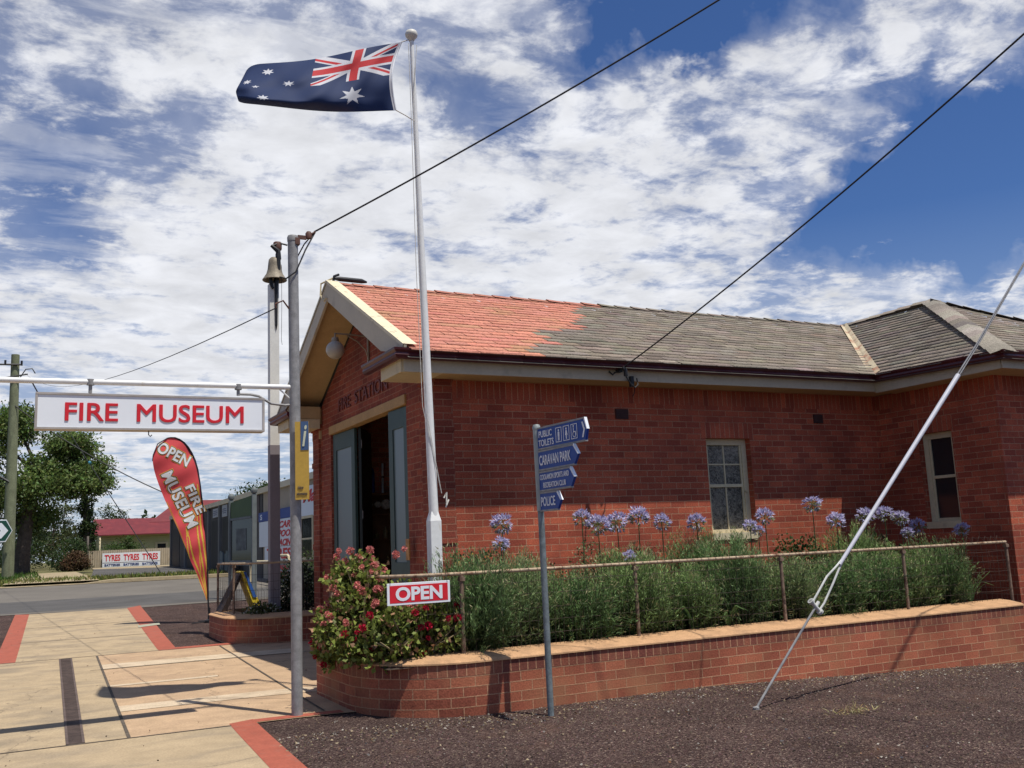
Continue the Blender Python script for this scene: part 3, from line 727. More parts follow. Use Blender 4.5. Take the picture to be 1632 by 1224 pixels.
# ---- roof
Y0, Z0, YR, ZR = 10.425, 2.279, 13.67, 3.93       # eave edge and ridge
XE, XVb, XVt = 3.97, 11.58, 14.41                  # barge end, valley at eave, valley at ridge
T_PAINT = lambda: tint((.55, .23, .16), 1, .05, .025)[0]
def T_GREY():
    c = tint((.225, .188, .15), 1, .09, .03)[0]
    if R.random() < .10: c *= R.choice((.75, 1.25))
    return c
def shingles(mb_v, mb_q, mb_c, A, B, C, D, n, tw, colfn, lift=.015, seed=1):
    rr = random.Random(seed)
    A, B, C, D = map(Vector, (A, B, C, D))
    e = (B - A).normalized(); nrm = e.cross((C - A)).normalized()
    if nrm.z < 0: nrm = -nrm
    for i in range(n):
        t0, t1 = i / n, (i + 1) / n
        L0 = A.lerp(C, t0); R0 = B.lerp(D, t0); L1 = A.lerp(C, t1); R1 = B.lerp(D, t1)
        base = L0 if True else A
        u0 = (L0 - A).dot(e); u1 = (R0 - A).dot(e); v0 = (L1 - A).dot(e); v1 = (R1 - A).dot(e)
        up = (L1 - L0) - e * (L1 - L0).dot(e)
        org = L0 - e * u0
        lo = min(u0, v0); hi = max(u1, v1)
        k = math.floor(lo / tw) - 1
        x = k * tw + (tw / 2 if i % 2 else 0)
        while x < hi:
            a, b = x + .004, x + tw - .004
            x += tw
            a0, b0 = max(a, u0), min(b, u1); a1, b1 = max(a, v0), min(b, v1)
            if b0 - a0 < .005 and b1 - a1 < .005: continue
            if b0 < a0: a0 = b0 = (a0 + b0) / 2 if u0 < a0 < u1 else min(max(a0, u0), u1)
            if b1 < a1: a1 = b1 = min(max(a1, v0), v1)
            dl = rr.uniform(-.007, .007); lf = lift + rr.uniform(-.004, .005)
            p0 = org + e * a0 + up * (-.06) + nrm * lf + up.normalized() * dl; p1 = org + e * b0 + up * (-.06) + nrm * (lf + rr.uniform(-.003, .003)) + up.normalized() * dl
            p2 = org + e * b1 + up + nrm * .003; p3 = org + e * a1 + up + nrm * .003
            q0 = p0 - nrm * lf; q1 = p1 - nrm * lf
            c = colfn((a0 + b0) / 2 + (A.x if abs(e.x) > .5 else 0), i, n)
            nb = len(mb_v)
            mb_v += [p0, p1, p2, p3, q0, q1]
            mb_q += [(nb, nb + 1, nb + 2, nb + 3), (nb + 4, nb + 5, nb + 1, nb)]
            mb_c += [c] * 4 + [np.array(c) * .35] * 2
edge = [(0, 5.9), (.14, 5.98), (.20, 6.45), (.35, 6.6), (.40, 7.15), (.44, 7.62), (.62, 7.68), (.66, 8.0), (.80, 8.05), (.86, 8.35), (.93, 8.4), (.95, 8.75), (1.01, 8.8)]
def paint_col(x, i, n):
    t = (i + .5) / n; xe = edge[-1][1]
    for (ta, xa) in reversed(edge):
        if t >= ta: xe = xa; break
    if x < xe * .98:
        c = T_PAINT()
        p = math.sin(x * 2.3 + i * .35) + math.sin(x * 5.1 - i * .8)
        if p > 1.15 and R.random() < .4: c = c * .68 + np.array((.40, .29, .13)) * .30
        return c
    return T_GREY()
RV, RQ, RC = [], [], []
shingles(RV, RQ, RC, (XE + .06, Y0, Z0), (XVb, Y0, Z0), (XE + .06, YR, ZR), (XVt, YR, ZR), 22, .30, paint_col, seed=3)
gcol = lambda x, i, n: T_GREY()
AP = (14.41, 11.6, 3.94)                          # hip apex of the wing
WE = (11.58, 8.265, 2.22)                          # wing eave corner
shingles(RV, RQ, RC, (XVb, Y0, Z0), WE, (XVt, YR, ZR), AP, 22, .30, gcol, seed=4)
shingles(RV, RQ, RC, WE, (17.24, 8.265, 2.22), AP, (14.43, 11.6, 3.94), 22, .30, gcol, seed=5)
roof = mesh_np('roof', np.array([tuple(v) for v in RV]), np.array(RQ), np.array(RC), attr_mat('shingle', n=(45, .35), bump=(60, .6, .006)), fs)
roof.location = -Vector(fs.location)
# underlay and far slopes
mb = MB()
dz = .09
mb.face([(XE + .03, Y0, Z0 - dz), (XVb, Y0, Z0 - dz), (XVt, YR, ZR - dz), (XE + .03, YR, ZR - dz)])
YFE = 2 * YR - Y0; XRE = 17.24
mb.face([(XE + .03, YR, ZR - dz), (XVt, YR, ZR - dz), (XVt, YFE, Z0 - dz), (XE + .03, YFE, Z0 - dz)])
mb.face([(XVb, Y0, Z0 - dz), (WE[0], WE[1], WE[2] - dz), (AP[0], AP[1], AP[2] - dz), (XVt, YR, ZR - dz)])
mb.face([(WE[0], WE[1], WE[2] - dz), (XRE, WE[1], WE[2] - dz), (AP[0], AP[1], AP[2] - dz)])
mb.face([(XRE, WE[1], WE[2] - dz), (XRE, 18.5, 2.2), (XVt, 17, ZR - dz), (AP[0], AP[1], AP[2] - dz)])
mb.face([(XVt, YR, ZR - dz), (XVt, 17, ZR - dz), (XVb, 18.5, 2.2), (XVb, YFE, Z0 - dz)])
o = mb.build('underlay', mat('roof_underlay', (.09, .08, .07), .95, n1=(5, .2)), roof)
# ridge capping: short lapped pieces with a ragged line
def capping(pts, w, ln, colfn, name, parent, drop):
    V, Q, C = [], [], []
    for (a, b) in zip(pts, pts[1:]):
        a = Vector(a); b = Vector(b); d = (b - a); Ln = d.length; d.normalize()
        s = d.cross(Vector((0, 0, 1))).normalized(); n = max(1, int(Ln / ln))
        for i in range(n):
            p = a + d * (Ln * i / n); q = a + d * (Ln * (i + 1) / n + .03)
            l0 = .028 + R.uniform(-.006, .008); l1 = .012
            c = colfn(p)
            nb = len(V)
            V += [p + s * w - Vector((0, 0, drop[0] - l0)), p + Vector((0, 0, l0)), p - s * w - Vector((0, 0, drop[1] - l0)),
                  q + s * w - Vector((0, 0, drop[0] - l1)), q + Vector((0, 0, l1)), q - s * w - Vector((0, 0, drop[1] - l1))]
            Q += [(nb, nb + 1, nb + 4, nb + 3), (nb + 1, nb + 2, nb + 5, nb + 4)]
            C += [c] * 6
    o = mesh_np(name, np.array([tuple(v) for v in V]), np.array(Q), np.array(C), MATS['shingle'], parent)
    return o
capping([(XE + .06, YR, ZR + .01), (XVt, YR, ZR + .01)], .12, .33, lambda p: (T_PAINT() * .7 if p.x < 8.6 else T_GREY() * .95), 'ridge_capping', roof, (.062, .062))
capping([(XVt, YR, ZR + .015), (AP[0], AP[1], AP[2] + .01)], .12, .33, lambda p: T_GREY(), 'ridge_capping', roof, (.07, .07))
capping([(AP[0], AP[1] - .03, AP[2] + .01), (WE[0] + .02, WE[1] + .02, WE[2] + .03)], .165, .26, lambda p: tint((.235, .205, .17), 1, .15, .03)[0], 'hip_capping', roof, (.05, .05))
capping([(AP[0], AP[1] - .03, AP[2] + .01), (17.2, WE[1] + .02, WE[2] + .03)], .20, .26, lambda p: T_GREY(), 'hip_capping', roof, (.05, .05))
# valley flashing
mb = MB()
a = Vector((XVb + .02, Y0 + .04, Z0 + .022)); b = Vector((XVt - .05, YR - .07, ZR)); s = Vector((.75, -.66, .0)) * .085
mb.face([a - s + Vector((0, 0, .03)), a, b, b - s * .7 + Vector((0, 0, .03))]); mb.face([a, a + s + Vector((0, 0, .05)), b + s * .7 + Vector((0, 0, .05)), b])
mb.build('valley_flashing', mat('flashing', (.50, .42, .28), .55, n1=(5, .15), dirt=((.32, .12, .06), 4, .52, .66, .9)), roof)
# barge boards, boxed eave ends, soffits
def barge(sgn):
    mb = MB()
    y_e = yr - sgn * 3.18; y_b = yr - sgn * 2.36
    zt = lambda y: ZR + .035 - abs(y - yr) * (ZR - Z0) / (YR - Y0)
    poly = [(XE, yr, zt(yr)), (XE, y_e, zt(y_e)), (XE, y_e + sgn * .02, zt(y_e) - .10), (XE, y_b, zt(y_b) - .33), (XE, yr, zt(yr) - .30)]
    mb.prism(poly, (.035, 0, 0), 0)
    # paler top cap strip of the barge
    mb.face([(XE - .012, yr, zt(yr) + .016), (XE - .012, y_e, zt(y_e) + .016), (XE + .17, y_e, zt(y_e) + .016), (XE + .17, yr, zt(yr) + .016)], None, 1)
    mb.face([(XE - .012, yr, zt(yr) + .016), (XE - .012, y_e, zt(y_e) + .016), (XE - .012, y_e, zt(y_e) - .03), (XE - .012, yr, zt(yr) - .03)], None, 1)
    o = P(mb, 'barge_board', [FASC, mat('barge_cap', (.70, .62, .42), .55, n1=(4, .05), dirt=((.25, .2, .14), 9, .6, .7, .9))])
    mb = MB()
    # raking soffit, set just under the roof
    k = lambda y: zt(y) - .15
    mb.face([(XE + .03, yr, k(yr)), (XE + .03, y_e, k(y_e)), (XF + .02, y_e, k(y_e)), (XF + .02, yr, k(yr))])
    P(mb, 'soffit', SOFF)
barge(1); barge(-1)
# boxed returns at the eave ends (front), wrapped by the gutter
def eave_return(y_out, y_in):
    mb = MB()
    a, b = min(y_out, y_in), max(y_out, y_in)
    mb.box(XE + .0, XF - .05, a, b, 2.045, 2.205)
    o = P(mb, 'eave_box', [CREAM], bevel=.004)
eave_return(10.615, 11.33); eave_return(16.76, 16.02)
mb = MB(); mb.box(XF - .04, XF + .03, 16.1, 16.55, 1.88, 2.40); mb.box(XE + .03, XF - .04, 16.03, 16.45, 2.21, 2.42); P(mb, 'eave_panel', SOFF)
# fascia and soffit along the side wall and round the wing
mb = MB()
mb.box(XE + .03, 11.74, 10.58, 10.612, 2.045, 2.225)
mb.box(11.705, 11.74, 8.405, 10.58, 2.025, 2.225)
mb.box(11.705, 17.2, 8.39, 8.42, 2.025, 2.19)
P(mb, 'fascia', FASC, bevel=.003)
mb = MB()
mb.box(XE + .05, 12.18, 10.613, YS + .0, 2.055, 2.08); mb.box(11.741, XW, 8.421, 10.612, 2.035, 2.06); mb.box(XW, 17.1, 8.421, YW, 2.035, 2.06)
P(mb, 'soffit', SOFF)
# gutter: ogee profile swept along the eave
prof = [(0, 0), (.02, -.10), (.055, -.115), (.10, -.10), (.115, -.07), (.105, -.04), (.13, -.015), (.135, .01), (.122, .01), (.115, -.01), (.09, -.03), (.03, -.03)]
def sweep(mb, path, outs, prof, z):
    """path points in plan with outward (miter) vectors"""
    n = len(prof)
    for i in range(len(path) - 1):
        for k in range(n - 1):
            p = []
            for j, kk in ((i, k), (i + 1, k), (i + 1, k + 1), (i, k + 1)):
                o = prof[kk]
                zz = z[j] if hasattr(z, '__len__') else z
                p.append((path[j][0] + outs[j][0] * o[0], path[j][1] + outs[j][1] * o[0], zz + o[1]))
            mb.face(p)
    for j in (0, len(path) - 1):
        zz = z[j] if hasattr(z, '__len__') else z
        mb.face([(path[j][0] + outs[j][0] * o[0], path[j][1] + outs[j][1] * o[0], zz + o[1]) for o in prof])
mb = MB()
sweep(mb, [(XE - .005, 11.69), (XE - .005, 10.575), (11.70, 10.575), (11.70, 8.385), (17.2, 8.385)],
      [(-1, 0), (-1, -1), (-1, -1), (-1, -1), (0, -1)], prof, [2.298, 2.298, 2.288, 2.24, 2.24])
P(mb, 'gutter', MAROON, recalc=True)
mb = MB()
sweep(mb, [(XE - .005, 15.65), (XE - .005, 16.77), (8, 16.77)], [(-1, 0), (-1, 1), (0, 1)], prof, 2.298)
P(mb, 'gutter', MAROON, recalc=True)
# windows
def window(origin, xd, w, z0, z1, mull, yout):
    """origin: left bottom of the opening, xd: along the wall, yout: outward normal"""
    t = thing('window', None, None); t.parent = fs; t.location = Vector(origin) - Vector(fs.location)
    t.rotation_euler = (0, 0, math.atan2(xd[1], xd[0]))
    H = z1 - z0; s = .10; d0, d1 = .105, .16
    mb = MB()   # outer frame: local x along wall, y inward
    sl = .10
    mb.box(0, s * .85, d0, d1, sl, H); mb.box(w - s * .85, w, d0, d1, sl, H); mb.box(s * .85, w - s * .85, d0, d1, H - .09, H)
    mb.box(-.0, w, -.02, d1, 0, sl)
    a, b = s * .85, w - s * .85; mid = .52 * H + .02
    mb.box(a, b, d0 + .012, d1 - .005, mid - .022, mid + .022)
    mb.box(a, b, d0 + .016, d1 - .005, sl, sl + .05)
    mb.box(a, a + .03, d0 + .016, d1 - .005, sl + .05, H - .09); mb.box(b - .03, b, d0 + .016, d1 - .005, sl + .05, H - .09)
    if mull:
        c = (a + b) / 2
        mb.box(c - .011, c + .011, d0 + .022, d1 - .008, sl + .05, mid - .022); mb.box(c - .011, c + .011, d0 + .022, d1 - .008, mid + .022, H - .09)
        zz = (mid + H - .06) / 2
        mb.box(a + .03, c - .011, d0 + .024, d1 - .008, zz - .011, zz + .011); mb.box(c + .011, b - .03, d0 + .024, d1 - .008, zz - .011, zz + .011)
    mb.build('frame', CREAM, t, bevel=.003)
    g = MB(); g.box(a + .01, b - .01, d1 - .02, d1 - .012, sl, H - .07); g.build('glass', OBSC if mull else DARKG, t)
    h = MB(); h.box(b + .012, b + .035, d0 - .03, d0, mid - .10, mid - .08); h.build('latch', CREAM, t)
    return t
window((8.73, YS, -.10), (1, 0), .81, -.10, 1.353, True, None)
window((XW, 10.29, -.07), (0, -1), .60, -.07, 1.353, False, None)
mb = MB(); mb.box(8.7, 9.57, YS + .165, YS + .19, -.12, 1.4); P(mb, 'dark_backing', DARK)  # dark sheet behind each pane, coloured as the unlit room
mb = MB(); mb.box(XW + .165, XW + .19, 9.66, 10.32, -.1, 1.4); P(mb, 'dark_backing', DARK)
# air vents
for (x0, x1) in ((7.22, 7.42), (10.82, 11.0)):
    mb = MB(); mb.box(x0, x1, YS - .022, YS + .01, 1.60, 1.735)
    for k in range(5): mb.box(x0 + .01, x1 - .01, YS - .03, YS - .022, 1.612 + k * .024, 1.622 + k * .024)
    P(mb, 'air_vent', mat('vent_maroon', (.055, .022, .02), .7, n1=(9, .2)))
# service bracket under the eave where the power cable lands
k_ = .98
mb = MB(); mb.box(7.10, 7.16, 10.72, 10.80, 2.19, 2.25); mb.tube([(7.13, 10.66, 2.24), (7.15, 10.64, 2.20), (7.16, 10.65, 2.12)], .028, 8)
mb.tube([(7.16, 10.65, 2.12), (7.22, 10.64, 2.02), (7.30, 10.66, 1.97), (7.38, 10.7, 2.02), (7.42, 10.78, 2.12)], .009, 6)
mb.tube([(7.32, 10.76, 2.14), (7.32, 10.76, 2.00)], .035, 8); mb.tube([(7.3, 10.66, 1.97), (7.31, 10.7, 1.90), (7.29, 10.71, 1.86)], .006, 5)
mb.tube([(6.98, 10.78, 2.2), (7.02, 10.75, 2.15), (7.07, 10.77, 2.19)], .012, 5)
mb.v = [(x * k_, y * k_ - .02, z * k_) for x, y, z in mb.v]
P(mb, 'service_bracket', BLACKM)
# gable lamp: globe on a scrolled bracket
lp = thing('lamp', None, None); lp.parent = fs; lp.location = Vector((XF, 13.5, 2.93)) - Vector(fs.location)
mb = MB()
mb.box(-.03, -.01, -.02, .02, -.25, .25)
mb.tube([(0, 0, .18), (-.30, .0, .20), (-.52, 0, .20)], .012, 6)
mb.tube([(0, 0, -.2), (-.06, 0, -.02), (-.18, 0, .10), (-.34, 0, .18)], .009, 6)
mb.tube([(-.52, 0, .21), (-.52, 0, .13)], .012, 6); mb.lathe([(.0, .15), (.05, .14), (.055, .10), (.055, .07), (0, .07)], -.52, 0, 14)
mb.build('bracket', mat('lamp_iron', (.30, .26, .2), .6, n1=(9, .2)), lp)
mb = MB(); mb.lathe([(.135 * math.sin(a * math.pi / 12) + 1e-4, -.045 + .135 * math.cos(a * math.pi / 12)) for a in range(13)], -.52, 0, 20)
mb.build('globe', mat('globe_glass', (.42, .39, .33), .35, n1=(6, .08)), lp)
# siren on the ridge end with loose cable
mb = MB(); mb.tube([(XE + .12, YR - .02, ZR + .08), (XE + .2, YR, ZR + .085), (4.52, YR, ZR + .08), (4.60, YR, ZR + .07)], [.02, .036, .036, .014], 10)
mb.tube([(XE + .1, YR, ZR + .02), (XE + .12, YR, ZR + .12), (XE + .2, YR + .03, ZR + .16)], .02, 6)
P(mb, 'siren', BLACKM)
mb = MB(); mb.tube([(XE + .12, YR, ZR + .10), (XE - .05, YR + .12, ZR + .02), (XE - .06, YR + .12, ZR - .16), (XE - .03, YR + .02, ZR - .27), (XE - .02, YR - .06, ZR - .24)], .014, 6); P(mb, 'siren_cable', CREAM)

# things just inside the door and on the pier
t = thing('display_cabinet', 'tall wooden cabinet with round gauges just inside the door', 'cabinet', (5.22, 15.9, -1.465))
mb = MB(); H_ = 2.395
mb.box(0, 1.3, 0, .28, H_ - .04, H_); mb.box(0, .05, 0, .28, 0, H_ - .04); mb.box(1.25, 1.3, 0, .28, 0, H_ - .04); mb.box(.05, 1.25, .25, .27, 0, H_ - .04)
for z in (.05, .72, 1.15, 1.60, 2.02): mb.box(.05, 1.25, .01, .25, z, z + .025)
mb.build('carcass', mat('dark_wood', (.26, .13, .06), .6, n1=(4, .2), n2=(40, .2)), t)
for x, r in ((.09, .055), (.235, .055), (.385, .085), (.62, .07)):
    M = Matrix.Translation((x + .02, .03, 2.20)) @ Matrix.Rotation(math.pi / 2, 4, 'X')
    g = MB(); g.lathe([(0, .03), (r * .9, .03), (r, .02), (r, -.02), (0, -.02)], 0, 0, 20, M=M); g.build('gauge', mat('gauge_face', (.55, .52, .45), .5, n1=(30, .4)), t)
for x, z, hh in ((.12, 1.625, .16), (.26, 1.625, .10), (.42, 1.625, .20), (.2, 1.175, .22), (.45, 1.175, .15)):
    g = MB(); g.lathe([(0, 0), (.04, 0), (.045, hh * .6), (.02, hh * .8), (.02, hh), (0, hh)], x, .12, 12); g.build('jar', mat('brass_jar', (.35, .26, .12), .4, .5, n1=(8, .2)), t, ).location.z = z
mb = MB(); mb.lathe([(0, 0), (.085, 0), (.09, .03), (.09, .34), (.07, .42), (.035, .46), (.03, .54), (0, .54)], 5.37, 16.02, 20)
o = mb.build('water_bottle', mat('blue_plastic', (.03, .08, .42), .25, n1=(4, .2), spec=.6)); obj_at(o, (5.37, 16.02, 0)); o.location.z = .932
tag(o, 'large blue water bottle standing on the cabinet inside', 'bottle')
mb = MB(); mb.tube([(5.60, 16.0, .932), (5.60, 16.0, 1.20)], .022, 12); mb.tube([(5.60, 16.0, 1.20), (5.60, 16.0, 1.225)], .025, 12, 1); mb.tube([(5.60, 16.0, 1.225), (5.60, 16.0, 1.45)], .022, 12)
tag(mb.build('hose_nozzle', [mat('chrome', (.7, .71, .73), .35, .3, n1=(8, .1)), BLACKM]), 'tall polished silver nozzle upright on the cabinet inside', 'nozzle')
mb = MB(); mb.box(XF - .096, XF - .076, 11.80, 11.92, -.17, .10); o = mb.build('notice_sign', mat('orange_box', (.42, .19, .05), .5, n1=(25, .35), n2=(9, .3)), bevel=.004)
tag(o, 'small orange metal notice fixed to the brick door pier', 'sign')

# ------------------------------------------------------------------ raised garden beds
def smooth_path(pts, r, n=8):
    """round the corners of a plan polyline"""
    out = [Vector(pts[0])]
    for i in range(1, len(pts) - 1):
        a, b, c = Vector(pts[i - 1]), Vector(pts[i]), Vector(pts[i + 1])
        ri = r[i] if hasattr(r, '__len__') else r
        if ri <= 0: out.append(b); continue
        d1 = (a - b).normalized(); d2 = (c - b).normalized(); ang = d1.angle(d2) / 2
        k = ri / math.tan(ang); p1 = b + d1 * k; p2 = b + d2 * k
        cen = b + (d1 + d2).normalized() * (ri / math.sin(ang))
        a1 = math.atan2(*(p1 - cen).yx); a2 = math.atan2(*(p2 - cen).yx); da = (a2 - a1 + math.pi) % (2 * math.pi) - math.pi
        for q in range(n + 1):
            t = a1 + da * q / n; out.append(cen + Vector((math.cos(t), math.sin(t))) * ri)
    out.append(Vector(pts[-1]))
    return out
def resample(pts, step):
    out = [pts[0]]
    for a, b in zip(pts, pts[1:]):
        L = (b - a).length; n = max(1, int(math.ceil(L / step)))
        for i in range(1, n + 1): out.append(a.lerp(b, i / n))
    return out
def normals2(pts, side):
    N = []
    for i in range(len(pts)):
        a = pts[max(i - 1, 0)]; b = pts[min(i + 1, len(pts) - 1)]
        d = (b - a).normalized(); N.append(Vector((-d.y, d.x)) * side)
    return N
def garden_wall(root, path, side, ztop, hdr=.115):
    """path = outer face plan line; side = +1 if inward is to the left of travel"""
    pts = resample(path, .25); N = normals2(pts, side)
    L = [0]
    for a, b in zip(pts, pts[1:]): L.append(L[-1] + (b - a).length)
    mb = MB(); cp = MB()
    zs = ztop - hdr
    off = Vector(root.location)
    for i in range(len(pts) - 1):
        a, b = pts[i], pts[i + 1]
        za, zb = min(G(a.x, a.y) - .12, zs - .2), min(G(b.x, b.y) - .12, zs - .2)
        pa, pb = Vector((a.x, a.y, 0)), Vector((b.x, b.y, 0)); Z = Vector((0, 0, 1))
        mb.face([pa + Z * za, pb + Z * zb, pb + Z * zs, pa + Z * zs], [(L[i], za - zs), (L[i + 1], zb - zs), (L[i + 1], 0), (L[i], 0)], 0)
        ia, ib = -N[i], -N[i + 1]
        oa = Vector((ia.x, ia.y, 0)) * .0015; ob = Vector((ib.x, ib.y, 0)) * .0015
        mb.face([pa + oa + Z * (zs + .0), pb + ob + Z * (zs + .0), pb + ob + Z * ztop, pa + oa + Z * ztop], [(.010, L[i]), (.010, L[i + 1]), (.005 + hdr, L[i + 1]), (.005 + hdr, L[i])], 1)
        mb.face([pa + oa + Z * zs, pa + Z * zs, pb + Z * zs, pb + ob + Z * zs], None, 0)
        # rounded sloping cement cap
        prev = None
        for (q, dz) in ((-.016, 0), (-.014, .014), (.02, .034), (.18, .062), (.33, .075), (.36, .07), (.36, -.12)):
            va = pa + Vector((N[i].x, N[i].y, 0)) * q + Z * (ztop + dz); vb = pb + Vector((N[i + 1].x, N[i + 1].y, 0)) * q + Z * (ztop + dz)
            if prev: cp.face([prev[0], prev[1], vb, va], None, 0)
            prev = (va, vb)
        va = pa + Vector((N[i].x, N[i].y, 0)) * -.016 + Z * ztop; vb = pb + Vector((N[i + 1].x, N[i + 1].y, 0)) * -.016 + Z * ztop
        cp.face([pa + oa * .5 + Z * ztop, pb + ob * .5 + Z * ztop, vb, va], None, 0)
    ends = (0, len(pts) - 1)
    for e in ends:
        p = Vector((pts[e].x, pts[e].y, 0)); n3 = Vector((N[e].x, N[e].y, 0))
        mb.face([p + Vector((0, 0, -2)), p + n3 * .36 + Vector((0, 0, -2)), p + n3 * .36 + Vector((0, 0, ztop)), p + Vector((0, 0, ztop))], [(0, -1), (.36, -1), (.36, 0), (0, 0)])
        cp.face([p + n3 * q + Vector((0, 0, ztop + dz)) for q, dz in ((-.016, 0), (-.014, .014), (.02, .034), (.18, .062), (.33, .075), (.36, .07), (.36, -.01))])
    o = mb.build('brick_wall', [BEDB, BEDH], root); o.location = -off
    o = cp.build('wall_cap', CAPM, root); o.location = -off
bed1 = thing('garden_bed', 'long raised brick garden bed with sandy cement cap beside the station', 'garden bed', (7, 8.6, -1.6))
p1 = smooth_path([(11.80, 8.60), (2.95, 8.60), (2.95, 10.98), (4.5, 10.98)], [0, 1.02, .3, 0], 12)
garden_wall(bed1, p1, -1, -1.107)
mb = MB(); mb.face([(3.1, 8.8, -1.12), (XW, 8.8, -1.12), (XW, YS, -1.10), (3.1, YS, -1.10)]); o = mb.build('soil', SOIL, bed1); o.location = -bed1.location
bed2 = thing('garden_bed', 'short round-ended brick garden bed under the bell post', 'garden bed', (3.4, 17, -1.5))
p2 = smooth_path([(4.8, 16.30), (3.12, 16.30), (3.12, 19.0), (4.8, 19.0)], [0, .95, .6, 0], 12)
garden_wall(bed2, p2, -1, -1.065, .10)
mb = MB(); mb.face([(3.25, 16.5, -1.06), (4.8, 16.5, -1.06), (4.8, 18.9, -1.06), (3.25, 18.9, -1.06)]); o = mb.build('soil', SOIL, bed2); o.location = -bed2.location

# ------------------------------------------------------------------ pipe and wire fences on the beds
def fence(root, path, ztop, zbot, posts, loops_from=None, zlevels=(.12, .25, .38, .52, .64)):
    off = Vector(root.location)
    pts = resample(path, .1)
    mb = MB(); mb.tube([(p.x, p.y, ztop) for p in resample(path, .3)], .0185, 10)
    o = mb.build('top_rail', RUST, root); o.location = -off
    for (x, y) in posts:
        mb = MB(); mb.tube([(x, y, zbot - .1), (x, y, ztop - .015)], .021, 10); mb.box(x - .028, x + .028, y - .028, y + .028, ztop - .07, ztop - .03)
        o = mb.build('post', RUSTP, root); o.location = -off
    mb = MB()
    H = ztop - zbot
    for i, p in enumerate(pts):
        j = R.uniform(-.008, .008)
        top = ztop + .024
        mb.tube([(p.x, p.y, zbot), (p.x + j, p.y - .006, zbot + H * .5), (p.x - j, p.y, top - .03), (p.x + .012, p.y - .026, top - .02), (p.x + .014, p.y, top + .002), (p.x + .02, p.y + .024, top - .03)], .0022, 4, caps=False)
        if R.random() < .5 and i + 1 < len(pts):
            q = pts[i + 1]; mid = p.lerp(q, .5)
            mb.tube([(mid.x, mid.y, zbot), (mid.x, mid.y, zbot + .36), (p.x + (q.x - p.x) * .8, p.y + (q.y - p.y) * .8, zbot + .41)], .002, 4, caps=False)
    for z in zlevels:
        mb.tube([(p.x, p.y + R.uniform(-.006, .006), zbot + z + R.uniform(-.006, .006)) for p in pts[::2]], .0024, 4, caps=False)
    if loops_from is not None:
        for k in range(6):
            x = loops_from + k * .12
            mb.tube([(x, path[0].y, ztop - .02), (x + .01, path[0].y, ztop + .05), (x + .06, path[0].y + .02, ztop + .09), (x + .11, path[0].y + .01, ztop + .05), (x + .12, path[0].y, ztop - .02)], .0024, 4, caps=False)
    o = mb.build('wire_mesh', WIRE, root, recalc=False); o.location = -off
f1 = thing('garden_fence', 'rusty pipe rail fence with wire mesh along the long garden bed', 'fence', (8, 8.85, -1.04))
fp1 = smooth_path([(11.94, 8.85), (3.12, 8.85), (3.12, 10.8)], [0, .80, 0], 10)
fence(f1, fp1, -.283, -1.04, [(3.885, 8.85), (5.92, 8.85), (7.96, 8.85), (9.97, 8.85), (11.94, 8.85), (3.12, 10.7)], 11.15)
f2 = thing('garden_fence', 'small wire mesh fence with pipe rail on the bed under the bell', 'fence', (3.6, 16.6, -1.0))
fp2 = smooth_path([(4.6, 16.55), (3.33, 16.55), (3.33, 18.8)], [0, .5, 0], 8)
fence(f2, fp2, -.16, -.99, [(4.55, 16.55), (3.33, 17.3), (3.33, 18.8)])
# OPEN sign hung on the rail
t = thing('open_sign', 'red and white OPEN sign hanging from the garden fence rail', 'sign', (3.415, 8.79, -.335))
mb = MB(); mb.box(-.32, .32, -.004, .004, -.205, 0); o = mb.build('panel', SIGNW, t, bevel=.003)
mb = MB(); mb.box(-.295, .295, -.006, -.004, -.183, -.022); mb.build('red_field', RED, t)
text('OPEN', (0, -.008, -.1025), (1, 0, 0), (0, 0, 1), .475, .13, LETW, t, bold=.035, depth=.001)
for x in (-.29, .29):
    mb = MB(); mb.tube([(x, -.008, -.014), (x, .0, .01), (x, .03, .08)], .003, 5); mb.build('hook', WIRE, t)

# ------------------------------------------------------------------ flagpole and flag
fx, fy = 3.96, 9.7
t = thing('flagpole', 'tall white flagpole rising from the garden bed before the brick corner', 'flagpole', (fx, fy, -1.1))
mb = MB()
lean = lambda z: (fx + .012 - .0185 * (z + .2) - fx)
mb.tube([(lean(z), 0, z + 1.1) for z in (.30, .9, 1.8, 2.8, 4.2, 5.80)], [.052, .050, .046, .040, .031, .024], 18)
mb.tube([(lean(1.19), 0, 1.19 + 1.1), (lean(1.2), 0, 1.205 + 1.1)], .0485, 18)
mb.build('pole', WHITE, t)
mb = MB()
for (x, y) in ((-.0, .0),):
    b = .064
    mb.box(-b, b, -b, b, 0, 1.36)
    mb.face([(-b, -b, 1.36), (b, -b, 1.36), (.040, -.040, 1.46), (-.040, -.040, 1.46)]); mb.face([(b, -b, 1.36), (b, b, 1.36), (.040, .040, 1.46), (.040, -.040, 1.46)])
    mb.face([(-b, b, 1.36), (-b, -b, 1.36), (-.040, -.040, 1.46), (-.040, .040, 1.46)]); mb.face([(b, b, 1.36), (-b, b, 1.36), (-.040, .040, 1.46), (.040, .040, 1.46)])
mb.box(.018, .044, -.082, -.064, .3, .95)
mb.build('base_post', WHITE, t, bevel=.008)
mb = MB(); z = 5.80 + 1.1
mb.lathe([(.028, z - .03), (.045, z + .0), (.068, z + .025), (.074, z + .055), (.06, z + .09), (.03, z + .108), (0, z + .11)], lean(5.85), 0, 18); mb.build('finial', mat('finial_white', (.62, .6, .54), .5, n1=(5, .1)), t)
mb = MB()
